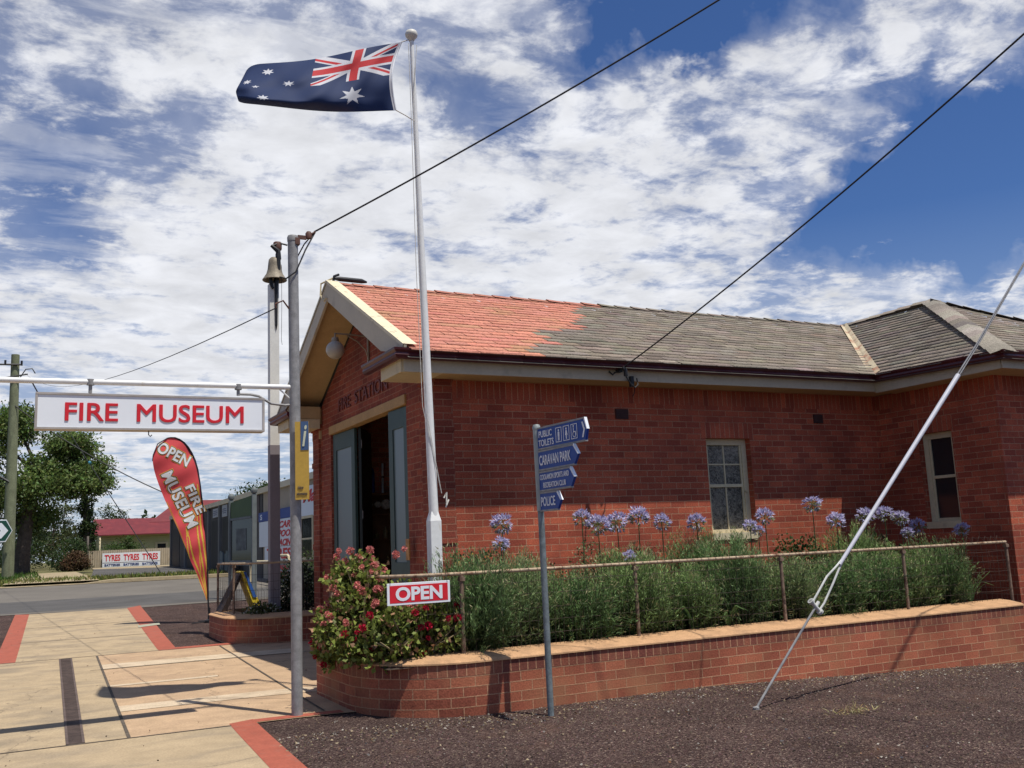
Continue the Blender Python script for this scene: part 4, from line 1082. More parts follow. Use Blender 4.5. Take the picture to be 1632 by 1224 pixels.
for dx, dy in ((-.085, -.03), (-.062, -.05)):
    mb.tube([(lean(5.7) + (-.05 if dx < -.07 else .05), -.02, 5.72 + 1.1), (lean(4.9) + dx * .7, dy, 4.9 + 1.1), (lean(3) + dx, dy, 3 + 1.1), (lean(1.5) + dx, dy, 1.5 + 1.1), (lean(.4) + .07, -.07, .55 + 1.1)], .004, 5)
mb.tube([(.10, -.06, 1.60), (.13, -.07, 1.66), (.12, -.08, 1.52), (.15, -.07, 1.58), (.12, -.06, 1.50)], .009, 5)
mb.build('halyard', mat('cord', (.55, .53, .48), .8, n1=(30, .3)), t)
# the flag: colours taken face by face from the pattern
def star(px, py, cx, cy, r, n, ratio=4 / 9):
    dx, dy = px - cx, py - cy; d = math.hypot(dx, dy)
    if d > r: return False
    a = (math.atan2(dx, dy)) % (2 * math.pi / n); a = min(a, 2 * math.pi / n - a)
    A = Vector((0, r)); B = Vector((math.sin(math.pi / n), math.cos(math.pi / n))) * r * ratio
    p = Vector((math.sin(a), math.cos(a))) * d
    e = B - A; w = p - A
    return e.x * w.y - e.y * w.x <= 0
def flag_col(u, v):
    x, y = u * 2, v          # flag is 2 x 1, u from hoist
    if u < .018: return 1
    if x < 1 and y > .5:     # canton, 1 x 0.5
        cx, cy = x - .5, (y - .75)
        if abs(cx) < .05 or abs(cy) < .05: return 2
        if abs(cx) < .0833 or abs(cy) < .0833: return 1
        k = .5                # diagonal slope of the canton
        nrm = math.hypot(k, 1)
        d1 = (cy - k * cx) / nrm; d2 = (cy + k * cx) / nrm
        for d, s in ((d1, 1 if cx > 0 else -1), (d2, -1 if cx > 0 else 1)):
            if abs(d) < .05:
                dd = d * s
                if -.0333 < dd * (1 if True else 1) < 0: return 2
                return 1
        return 0
    if star(x, y, .5, .25, .15, 7): return 1
    for cx, cy, r, n in ((1.5, .1667, .0714, 7), (1.25, .5625, .0714, 7), (1.5, .8333, .0714, 7), (1.722, .6208, .0714, 7), (1.6, .4583, .0417, 5)):
        if star(x, y, cx, cy, r, n): return 1
    return 0
def flag_pos(u, v):
    # the cloth streams away from the pole, its upper half leaning back as it goes; last part curls over
    x = 3.737 - .083 * (1 - v) - .085 * math.sin(math.pi * v) * (1 - u) ** 2 - 2.02 * u
    top = 5.733 - .86 * u + .14 * u * u + .014 * math.sin(u * 9); bot = 4.866 - .34 * u + .10 * u * u + .016 * math.sin(u * 7 + 2)
    if u > .80:
        k = (u - .80) / .20; x += .20 * k * k + .22 * k * (v - .55) ** 2; top -= .10 * k * k; bot += .07 * k * k
    fold = .34 * ss((u - .05) / .5)                       # the bottom hem rolls under, the top edge tips back
    w = v + .06 * u * math.sin(2 * math.pi * v) - fold * .22 * math.sin(math.pi * v) * (1 - v)
    z = bot + (top - bot) * w
    y = fy - .02 + .70 * u ** .8 * v ** 2.2 + .055 * math.sin(u * 8 + v * 2.6) * (.2 + u) + .045 * math.sin(u * 16 - v * 6) * (.2 + u) + .030 * math.sin(v * 10 + u * 6) * (.3 + u) + .014 * math.sin(u * 31 + v * 9)
    if u > .74:
        y += .34 * ((u - .74) / .26) ** 1.5 * (.4 + v)
    if v < .18:
        y += .22 * (1 - v / .18) ** 2 * min(1, u * 1.6)
    k = y / fy
    return (x * k, y, z * k)
nu, nv = 300, 150
V = np.array([flag_pos(i / nu, j / nv) for i in range(nu + 1) for j in range(nv + 1)])
fl = bpy.data.meshes.new('flag')
F = [(i * (nv + 1) + j, (i + 1) * (nv + 1) + j, (i + 1) * (nv + 1) + j + 1, i * (nv + 1) + j + 1) for i in range(nu) for j in range(nv)]
fl.from_pydata([tuple(v) for v in V], [], F)
def cloth(name, c):
    m = mat(name, c, .75, n1=(4, .06), n2=(150, .06)); nt = m.node_tree; Pn = nt.nodes['Principled BSDF']; out = nt.nodes['Material Output']
    tr = nt.nodes.new('ShaderNodeBsdfTranslucent'); mx = nt.nodes.new('ShaderNodeMixShader'); mx.inputs[0].default_value = .25
    tr.inputs['Color'].default_value = (*c, 1); nt.links.new(Pn.outputs[0], mx.inputs[1]); nt.links.new(tr.outputs[0], mx.inputs[2]); nt.links.new(mx.outputs[0], out.inputs['Surface'])
    return m
for m in (cloth('flag_blue', (.016, .034, .105)), cloth('flag_white', (.62, .63, .66)), cloth('flag_red', (.50, .03, .035))): fl.materials.append(m)
fl.polygons.foreach_set('material_index', [flag_col((i + .5) / nu, (j + .5) / nv) for i in range(nu) for j in range(nv)])
fl.polygons.foreach_set('use_smooth', [True] * len(F))
o = link(bpy.data.objects.new('flag', fl)); obj_at(o, (3.7, fy, 4.9))
tag(o, 'dark blue national flag with Union Jack canton streaming from the flagpole', 'flag')
mb = MB(); a = flag_pos(0, 1); b = flag_pos(0, 0)
mb.tube([a, (fx - .10, fy, 5.80)], .007, 5); mb.tube([b, (3.76, fy, 4.84), (fx - .10, fy - .02, 4.78)], .006, 5)
mb.tube([(a[0] + .0, a[1], a[2])] + [tuple(flag_pos(0, k / 10)) for k in range(9, -1, -1)], .009, 6, 1)
mb.build('toggle_rope', [mat('cord', (0, 0, 0)), LETW], o).location = -o.location

# ------------------------------------------------------------------ post with the museum sign
px_, py_ = 2.43, 9.53
pz = G(px_, py_)
t = thing('sign_post', 'grey galvanised post carrying the horizontal sign beam', 'post', (px_, py_, pz))
mb = MB(); mb.tube([(0, 0, -.05), (0, 0, 2.6), (-.012, 0, 4.72)], [.054, .054, .052], 18); mb.lathe([(.056, 4.70), (.058, 4.74), (.05, 4.76), (0, 4.765)], -.012, 0, 16); mb.build('pole', GALV, t)
bz = 1.63 - pz
mb = MB(); mb.tube([(-4.2, 0, bz - .03), (0, 0, bz)], .026, 10); mb.tube([(-.16, 0, bz - .02), (0, 0, bz - .16)], .008, 6)
mb.build('beam', WHITE, t)
mb = MB()
for x in (-1.89, -.56):
    mb.tube([(x, 0, bz - .01), (x, 0, bz - (.115 if x < -1 else .10))], .016, 8); mb.lathe([(.034, bz - .022 - .02), (.034, bz + .012)], x, 0, 10)
mb.tube([(-.56, 0, bz - .085), (-.44, -.0, bz - .085), (-.36, 0, bz - .10), (-.24, 0, bz - .17), (-.10, 0, bz - .185), (0, 0, bz - .17)], .013, 8)
mb.build('sign_bracket', GALV, t)
mb = MB()  # pole-top fittings: strap, insulators, hook for the lower cable
mb.box(.0, .05, -.058, .058, 4.66, 4.73); mb.box(.04, .13, -.012, .012, 4.735, 4.775); mb.tube([(.12, 0, 4.76), (.22, -.02, 4.82)], .012, 6); mb.lathe([(.0, 4.745), (.032, 4.75), (.036, 4.80), (.02, 4.825), (0, 4.826)], .155, 0, 10)
mb.tube([(-.055, -.01, 3.98), (-.12, -.02, 4.06), (-.2, -.02, 4.02), (-.19, -.02, 3.98)], .009, 6)
mb.build('fitting', BOXB, t)
mb = MB(); mb.tube([(.22, 0, 4.82), (.10, -.07, 4.60), (.0, -.07, 4.36), (-.10, -.07, 4.28), (-.16, -.04, 4.30)], .008, 6); mb.tube([(.22, 0, 4.83), (.12, .05, 4.70), (.02, .06, 4.5)], .007, 6)
mb.build('loose_wire', CABLE, t)
sg = thing('museum_sign', 'white box sign reading FIRE MUSEUM in red under the beam', 'sign', (1.10, 9.53, 1.335))
mb = MB(); mb.box(-1.0, 1.0, -.07, .07, -.155, .155); mb.build('box', SIGNW, sg, bevel=.004)
mb = MB()
for z0, z1 in ((-.165, -.148), (.148, .165)): mb.box(-1.01, 1.01, -.08, .08, z0, z1)
for x0, x1 in ((-1.01, -.99), (.99, 1.01)): mb.box(x0, x1, -.078, .078, -.147, .147)
mb.build('trim', mat('sign_trim', (.42, .38, .34), .5, .3, n1=(6, .2)), sg)
text('FIRE  MUSEUM', (.02, -.0725, -.005), (1, 0, 0), (0, 0, 1), 1.57, .165, RED, sg, heavy=.0035)
mb = MB(); mb.tube([(-.98, 0, .15), (-1.06, 0, .30)], .006, 5); mb.tube([(-.05, 0, -.165), (-.05, 0, -.20), (-.035, 0, -.215), (-.02, 0, -.20)], .005, 5); mb.build('hook', CABLE, sg)
# yellow visitor banner on the post
bn = thing('visitor_banner', 'narrow yellow banner sign with a blue i panel on the grey post', 'sign', (px_ - .02, py_ - .075, 0))
d = Vector((.60, -.30, 0)).normalized() * .135
mb = MB(); w = d.cross(Vector((0, 0, 1))).normalized() * .006
za, zb, zc = .50, 1.27, .985
mb.prism([Vector((0, 0, za)), d + Vector((0, 0, za)), d + Vector((0, 0, zb)), Vector((0, 0, zb))], w * 2); mb.build('panel', YELLOW, bn)
mb = MB(); nrm = d.cross(Vector((0, 0, 1))).normalized(); nrm = nrm if nrm.y < 0 else -nrm
f0 = nrm * .013
mb.prism([d * .42 + f0 + Vector((0, 0, zc)), d * 1.0 + f0 + Vector((0, 0, zc)), d * 1.0 + f0 + Vector((0, 0, zb)), d * .42 + f0 + Vector((0, 0, zb))], nrm * .003); mb.build('blue_panel', mat('banner_blue', (.06, .11, .22), .6, n1=(4, .06)), bn)
text('i', d * .71 + nrm * .018 + Vector((0, 0, (zc + zb) / 2)), d, (0, 0, 1), .045, .21, mat('banner_cream', (.6, .62, .45), .6, n1=(4, .05)), bn, bold=.02, shear=.25)
text('Visitor', d * .40 + nrm * .016 + Vector((0, 0, .62)), d, (0, 0, 1), .055, .032, mat('banner_ink', (.12, .10, .09), .6, n1=(4, .05)), bn)
text('Information', d * .5 + nrm * .016 + Vector((0, 0, .56)), d, (0, 0, 1), .10, .032, MATS['banner_ink'], bn)

# ------------------------------------------------------------------ bell on its post
bx, by = 4.0, 17.2
t = thing('bell_post', 'tall square white post with a bronze bell on top', 'bell post', (bx, by, -1.1))
mb = MB(); M = Matrix.Rotation(math.radians(0), 4, 'Z'); mb.box(-.085, .085, -.085, .085, 0, 5.94, M=M); mb.build('post', [mat('post_white', (.66, .65, .60), .5, n1=(3, .05), n2=(30, .05))], t, bevel=.006)
mb = MB(); mb.box(-.0865, .0865, -.0865, .0865, .02, 2.98); mb.build('lower_cladding', mat('post_grey', (.215, .19, .20), .6, n1=(3, .06), n2=(40, .05)), t)
mb = MB(); mb.tube([(.03, -.10, 5.16), (.03, -.10, 5.9), (.06, -.11, 6.12), (.07, -.09, 6.5)], [.02, .034, .04, .05], 10); mb.tube([(-.05, -.06, 6.66), (.07, -.08, 6.56), (.09, -.08, 6.40)], [.03, .05, .04], 8)
mb.tube([(-.07, -.09, 6.05), (-.06, -.09, 5.92), (-.03, -.10, 5.83)], [.03, .035, .02], 8); mb.tube([(.03, -.10, 5.16), (.03, -.10, 5.06)], [.02, .002], 8)
mb.tube([(-.02, -.06, 6.66), (.1, -.06, 6.72), (.25, -.04, 6.70)], .016, 6); mb.build('yoke', BLACKM, t)
b = thing('bell', None, None); b.parent = t; b.location = (0.02, -.02, 6.02)
mb = MB(); mb.lathe([(0, .43), (.07, .42), (.105, .38), (.115, .30), (.125, .20), (.15, .11), (.195, .04), (.222, .0), (.215, -.012), (.19, -.005), (.15, .05), (.11, .15), (0, .33)], 0, 0, 28); mb.build('bell_body', BRONZE, b)
mb = MB(); mb.tube([(0, 0, .2), (0, 0, -.02)], .01, 6); mb.lathe([(0, -.06), (.03, -.05), (.035, -.03), (.02, 0), (0, 0)], 0, 0, 10); mb.build('clapper', BLACKM, b)
mb = MB(); mb.lathe([(0, .0), (.07, 0), (.08, .03), (.08, .13), (.065, .15), (0, .15)], .08, .0, 10); o = mb.build('junction_box', BOXB, t); o.location = (.0, 0, 6.60)
mb = MB(); mb.tube([(.13, -.09, 6.3), (.13, -.095, 5.5), (.12, -.095, 4.9), (.135, -.09, 4.8)], .004, 5); mb.build('pull_cord', CABLE, t)

# ------------------------------------------------------------------ blue finger signpost
sx0, sy0 = 4.432, 8.153; sz = G(sx0, sy0)
t = thing('direction_signpost', 'grey post with four blue direction signs beside the garden wall', 'signpost', (sx0, sy0, sz))
mb = MB(); mb.tube([(0, 0, -.05), (-.004, 0, 1.88)], .03, 16); mb.build('pole', BLUEGALV, t)
mb = MB(); mb.tube([(-.004, 0, 1.87), (-.01, 0, 2.655)], .036, 16)
for z in (2.44, 2.235, 2.04): mb.tube([(-.007, 0, z - .008), (-.007, 0, z + .008)], .030, 16, 1)
mb.lathe([(.039, 2.65), (.041, 2.67), (.03, 2.695), (0, 2.70)], -.01, 0, 16); mb.build('clamp_sleeve', [mat('sleeve_grey', (.33, .36, .34), .5, .3, n1=(12, .15)), BLACKM], t)
def blade(z0, z1, ln, yaw, lines, arrow, label, icons=False):
    d = thing('sign_blade', None, None); d.parent = t; d['label'] = label; d.location = (-.008, 0, z0); d.rotation_euler = (0, 0, -math.pi / 2 + yaw)
    H = z1 - z0; s = .025; tip = H * .42; y0, y1 = -.012, .012      # local x = along the blade, -y faces the camera
    pl = [(s, 0), (ln - tip, 0), (ln, H * .5), (ln - tip, H), (s, H)] if not icons else [(s, 0), (ln - .03, 0), (ln, H * .5), (ln - .03, H), (s, H)]
    mb = MB(); mb.prism([(x, y0, z) for x, z in pl], (0, y1 - y0, 0)); mb.build('panel', BLUE, d)
    mb = MB(); mb.box(s, pl[1][0], y0 - .004, y1 + .004, -.012, .004); mb.box(s, pl[1][0], y0 - .004, y1 + .004, H - .004, H + .012); mb.build('edge_rail', GALV, d)
    mb = MB(); a = Vector((pl[1][0], 0, H)); e = Vector((ln, 0, H * .5)); mb.prism([a + Vector((0, y0 - .003, .012)), e + Vector((.006, y0 - .003, 0)), e + Vector((-.006, y0 - .003, 0)), a + Vector((-.012, y0 - .003, .0))], (0, y1 - y0 + .006, 0)); mb.build('edge_cap', LETW, d)
    for (b, cx, cz, w, h) in lines:
        text(b, (cx, y0 - .0035, cz), (1, 0, 0), (0, 0, 1), w, h, LETW, d, bold=.012, depth=.0015)
    mb = MB()
    def bar(x0, x1, za, zb): mb.box(x0, x1, y0 - .005, y0 - .0015, za, zb)
    if icons:
        for k, x in enumerate((.36, .49, .62)):
            w, a, b = .10, .028, H - .028
            bar(x, x + w, a, a + .006); bar(x, x + w, b - .006, b); bar(x, x + .006, a + .006, b - .006); bar(x + w - .006, x + w, a + .006, b - .006)
            c = x + w / 2
            if k < 2:
                mb.lathe([(0, 0), (.011, 0), (.011, .003), (0, .003)], 0, 0, 10, M=Matrix.Translation((c, y0 - .0018, b - .028)) @ Matrix.Rotation(math.pi / 2, 4, 'X'))
                if k == 0: bar(c - .014, c + .014, a + .055, b - .042); bar(c - .012, c - .002, a + .015, a + .055); bar(c + .002, c + .012, a + .015, a + .055)
                else:
                    mb.prism([(c - .009, y0 - .0015, b - .042), (c + .009, y0 - .0015, b - .042), (c + .02, y0 - .0015, a + .05), (c - .02, y0 - .0015, a + .05)], (0, -.0035, 0)); bar(c - .008, c - .001, a + .015, a + .05); bar(c + .001, c + .008, a + .015, a + .05)
            else:
                mb.lathe([(.021, 0), (.028, 0), (.028, .003), (.021, .003)], 0, 0, 18, M=Matrix.Translation((c + .003, y0 - .0018, a + .042)) @ Matrix.Rotation(math.pi / 2, 4, 'X'))
                mb.lathe([(0, 0), (.009, 0), (.009, .003), (0, .003)], 0, 0, 10, M=Matrix.Translation((c - .008, y0 - .0018, b - .02)) @ Matrix.Rotation(math.pi / 2, 4, 'X'))
                bar(c - .013, c - .005, a + .06, b - .032); bar(c - .005, c + .018, a + .06, a + .068); bar(c + .018, c + .025, a + .03, a + .068)
        q = ln - .075
        for sgn in (1, -1):
            mb.prism([(q, y0 - .0015, H * .5 + sgn * H * .36), (q + .022, y0 - .0015, H * .5 + sgn * H * .36), (q + .05, y0 - .0015, H * .5), (q + .028, y0 - .0015, H * .5)], (0, -.0035, 0))
        mb.build('pictograms', LETW, d)
blade(2.455, 2.648, .87, math.radians(3), [('PUBLIC', .175, .135, .235, .062), ('TOILETS', .185, .05, .27, .062)], True, 'top blue sign reading PUBLIC TOILETS with three pictograms', True)
blade(2.255, 2.425, .77, math.radians(0), [('CARAVAN PARK', .35, .085, .59, .095)], True, 'blue sign reading CARAVAN PARK')
blade(2.058, 2.225, .73, math.radians(-2), [('COOLAMON SPORTS AND', .345, .122, .58, .05), ('RECREATION CLUB', .345, .045, .45, .05)], True, 'blue sign with two lines about a sports and recreation club')
blade(1.872, 2.03, .45, math.radians(-2), [('POLICE', .20, .08, .29, .088)], True, 'lowest and shortest blue sign reading POLICE')

# ------------------------------------------------------------------ guy wire with sheath
t = thing('guy_wire', 'white sheathed steel guy wire anchored in the gravel', 'guy wire', (6.02, 7.18, G(6.02, 7.18)))
A = Vector(t.location)
g0 = Vector((6.02, 7.18, -1.586)); g1 = Vector((6.845, 7.18, -.735)); g2 = Vector((7.205, 7.18, -.356)); g3 = Vector((9.245, 7.18, 1.615)); g4 = Vector((10.642, 7.18, 3.03)); g5 = g4 + (g4 - g3) * 2.2
def sub(mb, name, m): o = mb.build(name, m, t); o.location = -A; return o
mb = MB(); mb.tube([g0 - Vector((.05, 0, .06)), g0, Vector((6.10, 7.18, -1.50)), g1 + Vector((.03, 0, .03))], .0115, 8); mb.lathe([(0, 0), (.03, .0), (.03, .02), (0, .03)], 6.02, 7.18, 8, M=Matrix.Translation((0, 0, -1.59))); sub(mb, 'anchor_rod', GALV)
dirv = (g3 - g2).normalized(); side = dirv.cross(Vector((0, 1, 0))).normalized()
mb = MB()
for s in (-1, 1):
    mb.tube([g1 + side * .055 * s - dirv * .02, g1 + dirv * .10 + side * .06 * s, g2 - dirv * .20 + side * .05 * s, g2 - dirv * .05 + side * .022 * s, g2 + dirv * .06 + side * .008 * s], .011, 8)
sub(mb, 'fork', mat('fork_white', (.58, .58, .54), .5, .2, n1=(10, .15)))
mb = MB(); mb.tube([g1 - side * .085, g1 + side * .085], .02, 10); mb.tube([g1 - side * .085, g1 - side * .06], .032, 10); mb.tube([g1 + side * .06, g1 + side * .085], .032, 10); mb.tube([g1, g1 + dirv * .06], .018, 8); sub(mb, 'anchor_plate', MATS['fork_white'])
mb = MB(); mb.tube([g2, g3], [.019, .027], 14); sub(mb, 'sheath', SHEATH)
mb = MB()
for s in (-1, 1): mb.tube([g3 - dirv * .1 + side * .014 * s, g3 + dirv * .5 + side * .011 * s, g4 + side * .008 * s, g5], .0085, 6)
sub(mb, 'steel_strand', STEEL)

# ------------------------------------------------------------------ overhead cables
def cable(name, label, pts, r, sag, group='overhead cables'):
    P0, P1 = Vector(pts[0]), Vector(pts[1]); q = []
    for i in range(25):
        s = i / 24; p = P0.lerp(P1, s); p.z -= sag * 4 * s * (1 - s); q.append(p)
    mb = MB(); mb.tube(q, r, 6)
    o = mb.build(name, CABLE); obj_at(o, P0); tag(o, label, 'cable', group); return o

# ------------------------------------------------------------------ feather banner
by0 = 21.3
t = thing('feather_banner', 'red flame-patterned feather flag reading OPEN FIRE MUSEUM', 'banner', (3.60, by0, G(3.6, by0)))
A = Vector(t.location)
edge_r = [(3.565, -.90), (3.555, -.35), (3.505, .463), (3.436, 1.122), (3.34, 1.80), (3.22, 2.15), (3.06, 2.38), (2.87, 2.485), (2.72, 2.475)]
edge_l = [(3.545, -.92), (3.36, -.42), (3.20, -.05), (3.039, .35), (2.86, .78), (2.68, 1.202), (2.52, 1.62), (2.43, 2.0), (2.50, 2.28)]
def crv(pl, s):
    k = s * (len(pl) - 1); i = min(int(k), len(pl) - 2); f = k - i
    p0 = Vector(pl[max(i - 1, 0)]); p1 = Vector(pl[i]); p2 = Vector(pl[i + 1]); p3 = Vector(pl[min(i + 2, len(pl) - 1)])
    return .5 * ((2 * p1) + (-p0 + p2) * f + (2 * p0 - 5 * p1 + 4 * p2 - p3) * f * f + (-p0 + 3 * p1 - 3 * p2 + p3) * f ** 3)
def cloth_y(x, z):
    return by0 + .028 * math.sin(z * 4.6 + x * 3.0) + .012 * math.sin(z * 11 - x * 7) + .03 * (x - 3.55)
def bpos(s, w):      # s up the banner, w from left edge to pole
    l = crv(edge_l, s); r = crv(edge_r, s); p = l.lerp(r, w)
    return (p.x, cloth_y(p.x, p.y), p.y)
ns, nw = 220, 60
fl = bpy.data.meshes.new('cloth')
fl.from_pydata([bpos(i / ns, j / nw) for i in range(ns + 1) for j in range(nw + 1)], [], [(i * (nw + 1) + j, i * (nw + 1) + j + 1, (i + 1) * (nw + 1) + j + 1, (i + 1) * (nw + 1) + j) for i in range(ns) for j in range(nw)])
def ban_col(s, w):
    if w > .965 and s > .12: return 3
    # flame tongues at the foot
    tong = [(.16, .40, .30), (.80, .46, .32), (.48, .26, .30)]
    for c, h, wd in tong:
        cc = c + .10 * math.sin(s * 15 + c * 9); hw = wd * max(0, 1 - s / h) ** .7
        if abs(w - cc) < hw * .38 and hw > .07: return 0
        if abs(w - cc) < hw * .82: return 1
        if abs(w - cc) < hw: return 2
    if w < .035 and s < .6: return 4
    if s > .16 and abs(math.sin(s * 55) * .5) > .495: return 0
    return 0
for m in (cloth('banner_red', (.72, .085, .09)), cloth('banner_flame', (.72, .50, .07)), cloth('banner_orange', (.62, .14, .03)), cloth('banner_sleeve', (.05, .02, .03)), cloth('banner_hem', (.55, .2, .05))): fl.materials.append(m)
fl.polygons.foreach_set('material_index', [ban_col((i + .5) / ns, (j + .5) / nw) for i in range(ns) for j in range(nw)])
fl.polygons.foreach_set('use_smooth', [True] * (ns * nw))
o = link(bpy.data.objects.new('cloth', fl), t); o.location = -A
mb = MB(); mb.tube([(3.60, by0, A.z + .02), (3.575, by0, -.9)] + [(crv(edge_r, k / 16).x + .008, by0, crv(edge_r, k / 16).y) for k in range(1, 17)] + [(2.52, by0 - .09, 2.34), (2.43, by0 - .1, 2.1), (2.42, by0 - .1, 1.98)], [.016] * 4 + [.011] * 15 + [.008] * 2, 8); o = mb.build('pole', BLACKM, t); o.location = -A
mb = MB()
for k in range(4):
    a = k * math.pi / 2 + .4; mb.tube([(3.60, by0, A.z + .03), (3.60 + .4 * math.cos(a), by0 + .4 * math.sin(a), G(3.6 + .4 * math.cos(a), by0 + .4 * math.sin(a)) + .015)], .012, 6)
mb.lathe([(0, A.z + .0), (.10, A.z), (.10, A.z + .05), (.03, A.z + .07), (.025, A.z + .3)], 3.60, by0, 12); o = mb.build('base', BLACKM, t); o.location = -A
def btext(b, c, ang, w, h):
    xd = Vector((math.cos(ang), 0, math.sin(ang))); ud = Vector((-math.sin(ang), 0, math.cos(ang)))
    for k, (m, bold, yy, ex) in enumerate(((mat('banner_gold', (.62, .36, .05), .6, n1=(4, .1)), .085, 0, 1.04), (mat('banner_outline', (.05, .02, .02), .6, n1=(4, .1)), .06, 0, 1.02), (mat('banner_silver', (.62, .63, .62), .5, n1=(6, .12)), .03, 0, 1.0))):
        o = text(b, (c[0], by0 + yy, c[1]), xd, ud, w * ex, h * (1 + .10 * (2 - k)), m, t, bold=bold, depth=.0008, space=1.06); o.location = -A
        for vv in o.data.vertices: vv.co.y = cloth_y(vv.co.x, vv.co.z) - .004 - .0035 * k + (vv.co.y - by0)
btext('OPEN', (2.85, 2.13), math.radians(-28), .70, .245)
btext('MUSEUM', (2.985, 1.18), math.radians(-64), 1.26, .245)
btext('FIRE', (3.295, 1.18), math.radians(-66), .64, .185)
# ------------------------------------------------------------------ A-frame sign and wheel in the second bed
t = thing('a_frame_sign', 'yellow and blue A-frame sign behind the small bed fence', 'a-frame sign', (3.65, 18.1, -1.0))
mb = MB(); a = Vector((-.02, 0, .66))
mb.prism([a + Vector((-.03, 0, 0)), a + Vector((.0, 0, -.04)), (-.30, 0, -.03), (-.40, 0, -.03)], (0, .5, 0)); mb.build('back_panel', mat('aframe_dark', (.035, .022, .018), .7, n1=(5, .2)), t)
mb = MB(); mb.prism([a + Vector((-.03, -.04, .03)), a + Vector((.04, -.04, .03)), (.36, -.04, -.03), (.22, -.04, -.03)], (0, .5, 0)); mb.build('front_panel', mat('aframe_yellow', (.62, .46, .03), .55, n1=(5, .1), dirt=((.75, .72, .6), 4, .58, .66, .9)), t)
mb = MB(); mb.prism([a + Vector((.015, -.05, .02)), a + Vector((.055, -.05, .02)), (.235, -.05, .22), (.17, -.05, .22)], (0, -.006, 0)); mb.build('blue_patch', mat('aframe_blue', (.03, .10, .33), .55, n1=(5, .1)), t)
t = thing('hose_reel_wheel', 'dark iron wheel of an old hose cart behind the grey post', 'wheel', (4.35, 17.0, -.52))
mb = MB()
mb.tube([(.0, .36 * math.cos(k * math.pi / 16), .42 * math.sin(k * math.pi / 16)) for k in range(33)], .03, 8, caps=False); mb.build('rim', BLACKM, t)
mb = MB()
for k in range(10):
    a = k * math.pi / 5; mb.tube([(0, 0, 0), (0, .35 * math.cos(a), .41 * math.sin(a))], .010, 5)
mb.tube([(-.06, 0, 0), (.06, 0, 0)], .05, 10); mb.build('spokes', BLACKM, t)

# ------------------------------------------------------------------ information board across the way
t = thing('information_board', 'green topped information board between two ball-capped grey posts', 'notice board', (5.55, 27.7, G(5.55, 27.7)))
A = Vector(t.location)
pA = Vector((5.36, 28.27, 0)); pB = Vector((5.75, 27.08, 0))
PST = mat('board_post', (.15, .17, .165), .6, n1=(5, .15))
for p, z in ((pA, 1.50), (pB, 1.60)):
    mb = MB(); mb.box(p.x - .06, p.x + .06, p.y - .06, p.y + .06, -1.3, z)
    mb.lathe([(0, z + .21), (.05, z + .20), (.088, z + .15), (.095, z + .11), (.08, z + .05), (.04, z + .02), (.06, z)], p.x, p.y, 14)
    o = mb.build('post', PST, t); o.location = -A
dd = (pB - pA); nn = Vector((dd.y, -dd.x, 0)).normalized(); nn = nn if nn.y < 0 else -nn
def pan(z0a, z1a, z0b, z1b, th, name, m, inset=.06, push=0):
    u = dd.normalized(); a = pA + u * inset + nn * push; b = pB - u * inset + nn * push
    mb = MB(); mb.prism([a + Vector((0, 0, z0a)), b + Vector((0, 0, z0b)), b + Vector((0, 0, z1b)), a + Vector((0, 0, z1a))], nn * th); o = mb.build(name, m, t); o.location = -A
pan(1.0, 1.44, 1.03, 1.58, .05, 'header', mat('board_green', (.06, .10, .03), .5, n1=(3, .12)))
pan(.94, .995, .97, 1.025, .07, 'rail', PST)
pan(-.16, .935, -.18, .965, .03, 'display_glass', glass_mat('board_glass', (.045, .055, .05), .08))
pan(-.3, -.165, -.32, -.185, .07, 'rail', PST)
pan(.1, .7, .1, .7, .004, 'notice', mat('pale_notice', (.10, .115, .11), .6, n1=(7, .4)), .35, .034)
# ------------------------------------------------------------------ workshop across the street
XS_ = 8.83
ws = thing('workshop', 'long low workshop, dark at the far end and cream nearer', 'workshop', (XS_, 48, -1.0))
A = Vector(ws.location)
def W(mb, name, m, parent=None):
    o = mb.build(name, m, parent or ws)
    if parent is None: o.location = -A
    return o
SHEDD = mat('dark_cladding', (.075, .068, .064), .7, n1=(2, .12), n2=(20, .1))
CORR = mat('cream_corrugated', (.50, .43, .33), .6, n1=(3, .06), dirt=((.3, .24, .17), 3, .6, .8, .5))
mb = MB(); mb.box(XS_, XS_ + 8, 40, 66.5, -1.4, 2.42); W(mb, 'dark_wall', SHEDD)
mb = MB(); mb.box(XS_ + .04, XS_ + 8, 24.0, 40, -1.6, 2.42)
for k in range(70): y = 28 + k * .17; mb.box(XS_ - .0, XS_ + .05, y, y + .08, -1.5, 2.40)
W(mb, 'corrugated_wall', CORR)
mb = MB(); mb.box(XS_ - .12, XS_ + .1, 24.0, 66.7, 2.40, 2.62); mb.face([(XS_ - .12, 24, 2.62), (XS_ - .12, 66.7, 2.62), (XS_ + 8.2, 66.7, 2.7), (XS_ + 8.2, 24, 2.7)]); W(mb, 'roof_edge', mat('roof_cream', (.66, .57, .40), .5, n1=(2, .06)))
for y in (66.3, 60.2, 56.4, 52.3, 49.2, 46.6): mb = MB(); mb.box(XS_ - .10, XS_, y - .18, y + .18, -1.1, 2.40); W(mb, 'pilaster', mat('pilaster_grey', (.16, .155, .15), .7, n1=(3, .12)))
for (a, b) in ((62.8, 65.6), (57.2, 59.6), (49.6, 51.6), (46.9, 48.6)):
    mb = MB(); mb.box(XS_ - .02, XS_, a, b, -1.0, 1.72); W(mb, 'doorway', mat('doorway_black', (.012, .012, .013), .6, n1=(3, .3)))
